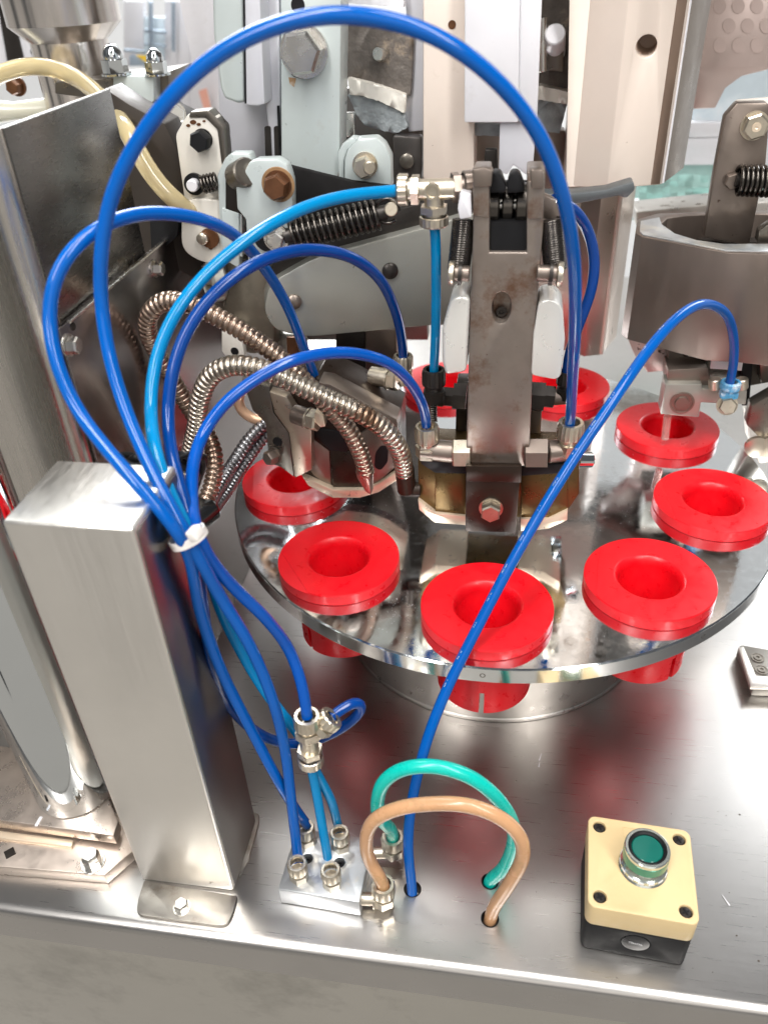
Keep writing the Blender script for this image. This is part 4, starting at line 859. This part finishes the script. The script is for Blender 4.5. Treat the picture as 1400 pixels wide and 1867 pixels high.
# ------------------------------------------------------------------ hoses
BH = 'blue air hoses gathered by the cable tie'
R4 = .0037
def H(name, pix, r, m, label, group=None, cat='hose', it=6): return tag(hosepx(name, pix, r, m, None, it), label, cat, group)
# above the tie
H('air_hose', [(1038, 782, .262), (1040, 760, .258), (1043, 700, .235), (1048, 600, .205), (1046, 470, .18), (1026, 355, .165), (980, 240, .155), (905, 145, .148), (800, 68, .142), (690, 32, .14), (590, 27, .138), (490, 50, .137), (395, 100, .135), (315, 172, .132), (248, 262, .13), (204, 355, .128), (185, 455, .125), (185, 555, .122), (202, 660, .112), (236, 765, .098), (278, 860, .080), (328, 955, .063), (360, 1010, .062), (400, 1085, .068), (452, 1170, .072), (495, 1270, .072), (520, 1370, .072), (532, 1470, .065), (541, 1545, .058), (545, 1580, .053)], R4, blueA,
  'tall bright blue hose making the highest arch to the clamp elbow', BH)
H('air_hose', [(590, 740, .31), (575, 690, .30), (556, 640, .285), (525, 560, .265), (480, 485, .24), (430, 430, .215), (370, 400, .19), (300, 388, .17), (230, 394, .15), (160, 428, .13), (110, 485, .115), (90, 560, .107), (100, 650, .096), (140, 745, .086), (200, 825, .072), (262, 895, .061), (318, 962, .057), (345, 1012, .062), (364, 1110, .069), (402, 1220, .072), (460, 1335, .074), (505, 1420, .072), (540, 1478, .073), (560, 1505, .076)], R4, blueA,
  'leftmost blue hose looping far out over the guard box', BH)
H('air_hose', [(735, 346, .262), (700, 349, .255), (630, 357, .24), (550, 380, .22), (460, 430, .195), (380, 495, .175), (320, 570, .155), (286, 650, .14), (275, 730, .125), (283, 820, .097), (310, 900, .081), (345, 972, .070), (378, 1040, .078), (410, 1130, .090), (470, 1240, .090), (520, 1310, .085), (556, 1352, .082), (566, 1370, .078)], R4, blueT,
  'light azure hose curving from the tee fitting down to the tie', BH)
H('air_hose', [(736, 662, .31), (734, 630, .305), (722, 570, .285), (690, 505, .26), (640, 468, .24), (580, 455, .22), (520, 460, .20), (450, 488, .18), (390, 535, .165), (342, 600, .15), (314, 680, .135), (306, 760, .125), (315, 840, .102), (335, 910, .086), (350, 970, .076), (362, 1040, .072), (374, 1140, .073), (394, 1230, .082), (420, 1290, .09), (470, 1338, .088), (530, 1358, .09), (590, 1345, .095), (645, 1312, .10), (663, 1285, .10), (655, 1275, .10), (630, 1288, .095), (604, 1308, .086)], R4, blueD,
  'dark navy hose in front of the pivot arm, ending in a side loop', BH)
H('air_hose', [(777, 775, .258), (773, 745, .25), (750, 700, .235), (710, 662, .22), (655, 645, .205), (600, 643, .19), (530, 658, .175), (460, 695, .16), (405, 740, .145), (368, 795, .132), (350, 860, .106), (350, 920, .088), (360, 975, .068), (387, 1025, .070), (430, 1075, .076), (485, 1128, .082), (530, 1190, .088), (552, 1255, .081), (560, 1308, .0755)], R4, mat('royal blue hose', (.0, .075, .38), 0, .13, .06, 20, 0, 100, coat=0, spec=.42),
  'royal blue hose of the lowest arch, from clamp elbow to branch fitting', BH)
H('air_hose', [(1032, 700, .30), (1034, 660, .30), (1052, 600, .30), (1078, 530, .30), (1084, 470, .30), (1070, 415, .295), (1045, 380, .285), (1010, 362, .275)], R4, mat('deep blue hose', (.002, .045, .24), 0, .14, .06, 20, 0, 100, spec=.42), 'short deep blue hose bowed behind the tall arch at right')
H('air_hose', [(791, 400, .262), (794, 430, .264), (795, 520, .27), (794, 610, .278), (791, 672, .283), (791, 690, .285)], .0034, blueT, 'straight azure hose dropping from the tee fitting beside the clamp')
H('air_hose', [(1327, 712, .392), (1336, 670, .385), (1338, 620, .37), (1326, 575, .35), (1300, 556, .33), (1270, 556, .31), (1230, 583, .285), (1180, 640, .255), (1120, 727, .225), (1050, 830, .20), (985, 935, .175), (925, 1040, .155), (870, 1145, .135), (820, 1245, .115), (785, 1330, .098), (762, 1410, .083), (748, 1480, .071), (744, 1550, .061), (750, 1610, .054), (752, 1640, .050)], R4, blueA,
  'long blue hose running diagonally over the turntable into the deck hole')
H('air_hose', [(566, 1392, .075), (574, 1430, .073), (588, 1510, .066), (602, 1590, .057)], .0034, blueT, 'front azure hose from the branch fitting to the manifold', 'azure hoses below the branch fitting')
H('air_hose', [(568, 1392, .077), (583, 1420, .078), (604, 1460, .079), (618, 1515, .080)], .0034, blueT, 'rear azure hose from the branch fitting to the manifold', 'azure hoses below the branch fitting')
tp = [E2, E2 + V((0, 0, .012)), PY(690, 1490, .062), PY(688, 1460, .062), PY(700, 1424, .062), (PY(740, 1400, .062)), PY(800, 1398, .062), PY(860, 1418, .062), PY(912, 1462, .062), PY(937, 1510, .063), PY(930, 1560, .064), PY(905, 1598, .066), PZ(893, 1608, 0) + V((0, 0, .006)), PZ(893, 1608, 0) - V((0, 0, .012))]
tag(hose3('teal_hose', tp, .0047, tealM), 'teal green hose arching from manifold elbow into the deck', 'hose')
tp = [E1, E1 + V((0, 0, .006)), PY(676, 1575, .042), PY(667, 1535, .042), PY(680, 1497, .042), PY(730, 1473, .042), PY(790, 1466, .042), PY(850, 1468, .041), PY(905, 1487, .040), PY(945, 1520, .039), PY(954, 1560, .038), PY(930, 1610, .0385), PZ(896, 1672, 0) + V((0, 0, .006)), PZ(893, 1678, 0) - V((0, 0, .012))]
tag(hose3('amber_hose', tp, .0046, amberM, it=4), 'aged amber hose arching in front of the teal one', 'hose')
ph_ = smooth_pts(resample(catmull([PY(*q) for q in [(1270, 556, .31), (1230, 583, .285), (1180, 640, .255), (1120, 727, .225), (1050, 830, .20), (985, 935, .175), (925, 1040, .155), (870, 1145, .135), (820, 1245, .115), (785, 1330, .098)]]), .0008), 4)
LH = next(o for o in COL.objects if o.get('label', '').startswith('long blue hose')); bm = bmesh.new(); rp = random.Random(2)
for i in range(10, len(ph_) - 10):
    if (i // 9) % 3 == 0 and rp.random() < .55:
        p, tdir = ph_[i], (ph_[i + 1] - ph_[i - 1]).normalized(); view = (CAM - p).normalized(); sd = tdir.cross(view).normalized(); nn = (view * .75 + sd * .55).normalized(); nn = (nn - tdir * nn.dot(tdir)).normalized(); s2 = tdir.cross(nn)
        c1 = p + nn * (R4 + .00004) + s2 * rp.uniform(-.0003, .0003); h_ = rp.uniform(.0002, .0005)
        b_prism(bm, [c1 + tdir * a1 * .00016 + s2 * b1 * h_ for a1, b1 in ((-1, -1), (1, -1), (1, 1), (-1, 1))], nn * .00006)
fin('print_marks', bm, mat('hose print', (.7, .75, .8), 0, .6), LH, 30)
# tie
t = thing('cable_tie', 'white nylon cable tie holding the bundle of blue hoses', 'cable tie', PY(340, 975, .1))
c_ = PY(343, 979, .066); dd = (PY(362, 1010, .064) - PY(318, 940, .066)).normalized(); x_, y_, z_ = frame(dd)
bm = bmesh.new(); prof = []
for k in range(33):
    a_ = 2 * PI * k / 32; prof.append(c_ + x_ * math.cos(a_) * .0092 + y_ * math.sin(a_) * .0098)
rows = [[bm.verts.new(p + dd * s_ + (p - c_).normalized() * o_) for p in prof[:-1]] for s_, o_ in ((-.0022, 0), (.0022, 0), (.0022, .0012), (-.0022, .0012))]
for j in range(4):
    for k in range(32): bm.faces.new((rows[j][k], rows[j][(k + 1) % 32], rows[(j + 1) % 4][(k + 1) % 32], rows[(j + 1) % 4][k]))
fin('strap', bm, tieM, t, 40)
hq_ = PY(356, 972, .052); bm = bmesh.new(); b_prism(bm, [hq_ + x_ * a1 + y_ * b1 - dd * .0032 for a1, b1 in ((-.004, -.003), (.004, -.003), (.004, .003), (-.004, .003))], dd * .0064); fin('lock_head', bm, tieM, t, 30, .0012, 3)

# metal conduits
CG = 'ribbed metal conduits beside the left clamp'
tag(conduit_px('metal_conduit', [(668, 862, .262), (655, 820, .258), (632, 778, .255), (600, 742, .252), (560, 700, .25), (520, 660, .25), (470, 622, .25), (410, 585, .25), (350, 556, .25), (305, 548, .252), (275, 568, .255), (270, 605, .262), (290, 650, .27), (322, 705, .275), (352, 755, .275), (382, 800, .265), (392, 840, .255), (386, 885, .245), (372, 922, .235)], .0068, conduit), 'bronze ribbed conduit whose pointed end dips into the left jaw', 'conduit', CG)
cyl_o = lathe('conduit_tip', PY(663, 855, .262), PY(676, 904, .262) - PY(663, 855, .262), [(0, 0), (.0066, 0), (.0066, .006), (.0035, .019), (.001, .023), (0, .023)], mat('bronze tip', (.45, .33, .28), .9, .3), None, 20)
tag(cyl_o, 'pointed bronze tip at the end of the upper conduit', 'conduit tip')
tag(conduit_px('metal_conduit', [(738, 862, .262), (728, 820, .252), (700, 782, .245), (655, 752, .24), (600, 728, .238), (540, 700, .237), (480, 674, .236), (425, 666, .236), (385, 685, .238), (366, 725, .24), (358, 780, .245), (345, 835, .25), (328, 890, .255)], .0074, conduit2, .0044), 'silver ribbed conduit crossing over the left clamp to the brass jaw', 'conduit', CG)
t = thing('conduit_elbow', 'bronze pipe end joining the silver conduit to the brass jaw', 'pipe', PY(740, 890, .265))
cyl('sleeve', PY(737, 852, .262), PY(742, 896, .262), .0075, armB, t, 24); cyl('stub', PY(738, 892, .262), PY(766, 892, .264), .0062, armB, t, 20)
tag(conduit_px('metal_conduit', [(486, 768, .33), (455, 800, .32), (425, 845, .30), (398, 890, .27), (380, 925, .245)], .0058, conduit3, .0042), 'dark grey ribbed conduit running down left of the turntable', 'conduit', CG)
tag(conduit_px('metal_conduit', [(500, 775, .335), (470, 812, .325), (440, 855, .305), (412, 900, .275), (386, 935, .245)], .0050, conduit3, .0042), 'second dark grey conduit lying just right of its twin', 'conduit', CG)
t = thing('cable_gland', 'glossy black rubber gland where the metal conduits end', 'cable gland', PY(362, 945, .235))
g0, g1 = PY(380, 925, .238), PY(340, 960, .215)
lathe('sleeve', g0, g1 - g0, [(0, -.002), (.0105, -.002), (.012, 0), (.012, .012), (.0095, .020), (.0095, .04), (0, .04)], mat('gloss black rubber', (.01, .01, .01), 0, .15, .1, coat=.6), t, 32)
# black wires behind the post top
wr = random.Random(11)
t = thing('wire_bundle', 'tangle of thin black wires with clear sleeves behind the square post', 'wires', PY(290, 850, .13))
for k in range(9):
    x0 = 205 + wr.uniform(-10, 20); pts_ = [(x0 + j * (150 - x0 * .05) / 5 + wr.uniform(-8, 8), 838 + wr.uniform(-14, 22), .155 + wr.uniform(-.01, .012)) for j in range(6)] + [(345 + wr.uniform(-8, 8), 900 + wr.uniform(-5, 20), .20)]
    hosepx('wire', pts_, .0021 if k % 3 else .0026, glassM if k == 4 else black, t)

# ------------------------------------------------------------------ control box
t = thing('control_box', 'tan and black push button box with green button on the deck', 'control box', (.16, .06, 0))
bx, by, bz, ba, s_ = .12270782, .02877859, .055, -.058, .066
bz = .052
o_ = PZ(1066, 1642 + 6, bz); ux = V((math.cos(ba), math.sin(ba), 0)); uy = V((-math.sin(ba), math.cos(ba), 0))
o_ = V((bx, by, 0)) + V((0, -.001, 0)); Wb, Db = .0670, .0655
def B(u, v, z): return o_ + ux * u + uy * v + V((0, 0, z))
def rrect(u0, u1, v0, v1, r, n=7):
    out = []
    for (cu, cv, a0) in ((u1 - r, v1 - r, 0), (u0 + r, v1 - r, 90), (u0 + r, v0 + r, 180), (u1 - r, v0 + r, 270)):
        for k in range(n + 1): a1 = math.radians(a0 + 90 * k / n); out.append((cu + r * math.cos(a1), cv + r * math.sin(a1)))
    return out
bm = bmesh.new(); b_prism(bm, [B(u, v, .0006) for u, v in rrect(0, Wb, 0, Db, .005)], (0, 0, .031))
kb = bmesh.new(); b_lathe(kb, B(Wb * .5, -.01, .018), uy, [(0, 0), (.0093, 0), (.0093, .0112), (0, .0112)], 40)
fin('base_shell', bm, mat('black box plastic', (.014, .014, .015), 0, .6, .1, 30, 0, 500, spec=.25, rvar=.03), t, 25, .0006, holes=(kb,))
bm = bmesh.new(); cm_ = bmesh.new()
b_prism(bm, [B(u, v, .0318) for u, v in rrect(-.0004, Wb + .0004, -.0004, Db + .0004, .0054)], (0, 0, .0212))
scr = [(.0072, .0075), (Wb - .0072, .0075), (.0072, Db - .0075), (Wb - .0072, Db - .0075)]
for u, v in scr: b_lathe(cm_, B(u, v, .0495), (0, 0, 1), [(0, 0), (.0042, 0), (.0042, .01), (0, .01)], 24)
fin('cover', bm, tan, t, 25, .0022, 4, holes=(cm_,))
TZ = .053
for u, v in scr:
    so = lathe('screw', B(u, v, .0497), (0, 0, 1), [(0, 0), (.0040, 0), (.0040, .0012), (.0032, .0022), (0, .0026)], dark, t, 24)
    for r_ in (0, PI / 2):
        bm = bmesh.new(); d1 = ux * math.cos(r_ + .5) + uy * math.sin(r_ + .5); d2 = ux * -math.sin(r_ + .5) + uy * math.cos(r_ + .5)
        b_prism(bm, [B(u, v, .05195 + r_ * .0001) + d1 * a1 * .0023 + d2 * b1 * .0004 for a1, b1 in ((-1, -1), (1, -1), (1, 1), (-1, 1))], (0, 0, .0006)); fin('cross_slot', bm, black, so, 30)
# raised rear field with recess outline
bm = bmesh.new(); kb = bmesh.new(); b_prism(bm, [B(u, v, TZ - .0003) for u, v in rrect(.0225, .0450, .0530, .0610, .0008, 2)], (0, 0, .0006)); b_prism(kb, [B(u, v, TZ - .001) for u, v in rrect(.0232, .0443, .0537, .0603, .0006, 2)], (0, 0, .004)); fin('label_frame', bm, tan, t, 25, 0, holes=(kb,))
bc = B(Wb * .52, .0335, TZ - .0005)
lathe('button_collar', bc, (0, 0, 1), [(0, 0), (.0155, 0), (.0158, .0012), (.0148, .0024), (.0148, .0050), (.0136, .0058), (.0136, .0100), (.0143, .0112), (.0143, .0215), (.0136, .0222), (.0122, .0222), (.0120, .0195), (0, .0195)], mat('clear chrome collar', (.62, .66, .62), .85, .16, .05, 30, .02, 100), t, 64)
for k in range(14):
    a_ = k * 2 * PI / 14; d = V((math.cos(a_), math.sin(a_), 0)); x2, y2, z2 = frame(d); c1 = bc + d * .0148 + V((0, 0, .0037)); tg = V((-d.y, d.x, 0))
    bm = bmesh.new(); b_prism(bm, [c1 + tg * a1 * .0019 + V((0, 0, b1 * .0007)) for a1, b1 in ((-1, -1), (1, -1), (1, 1), (-1, 1))], d * .0004); fin('collar_notch', bm, whiteP, t, 30)
lathe('button_ring', bc + V((0, 0, .0190)), (0, 0, 1), [(.0100, 0), (.0121, 0), (.0121, .0024), (.0112, .0030), (.0100, .0022), (.0100, 0)], black, t, 56)
lathe('green_band', bc + V((0, 0, .0112)), (0, 0, 1), [(.0140, 0), (.01445, .0002), (.01445, .0075), (.0140, .0078), (.0140, 0)], mat('green tinted band', (.06, .26, .20), .5, .2, .1), t, 64)
lathe('green_button', bc + V((0, 0, .0192)), (0, 0, 1), [(0, 0), (.0100, 0), (.0100, .0012), (.0092, .0019), (0, .0022)], green, t, 56)
kn = lathe('knockout', B(Wb * .5, .0006, .018), -uy, [(0, 0), (.0088, 0), (.0088, .0007), (.0078, .0010), (0, .0010)], mat('knockout black', (.016, .016, .017), 0, .3, .1), t, 40)
bm = bmesh.new(); q = B(Wb * .5, -.0007, .0190); rl = random.Random(5)
for k in range(7):                                                    # tiny worn moulded lettering, unreadable in the photograph
    u0 = (k - 3.4) * .00125
    for (a1, b1, c1, d1) in ((0, -.0008, .0003, .0008), (0, rl.choice([-.0001, .0006]), .0009, rl.choice([.0002, .0009]))):
        b_prism(bm, [q + ux * (u0 + u) + V((0, 0, v - k * .00012)) for u, v in ((a1, b1), (c1, b1), (c1, d1), (a1, d1))], -uy * .0003)
fin('moulded_lettering', bm, mat('pale print', (.6, .6, .6), 0, .5), kn, 30)
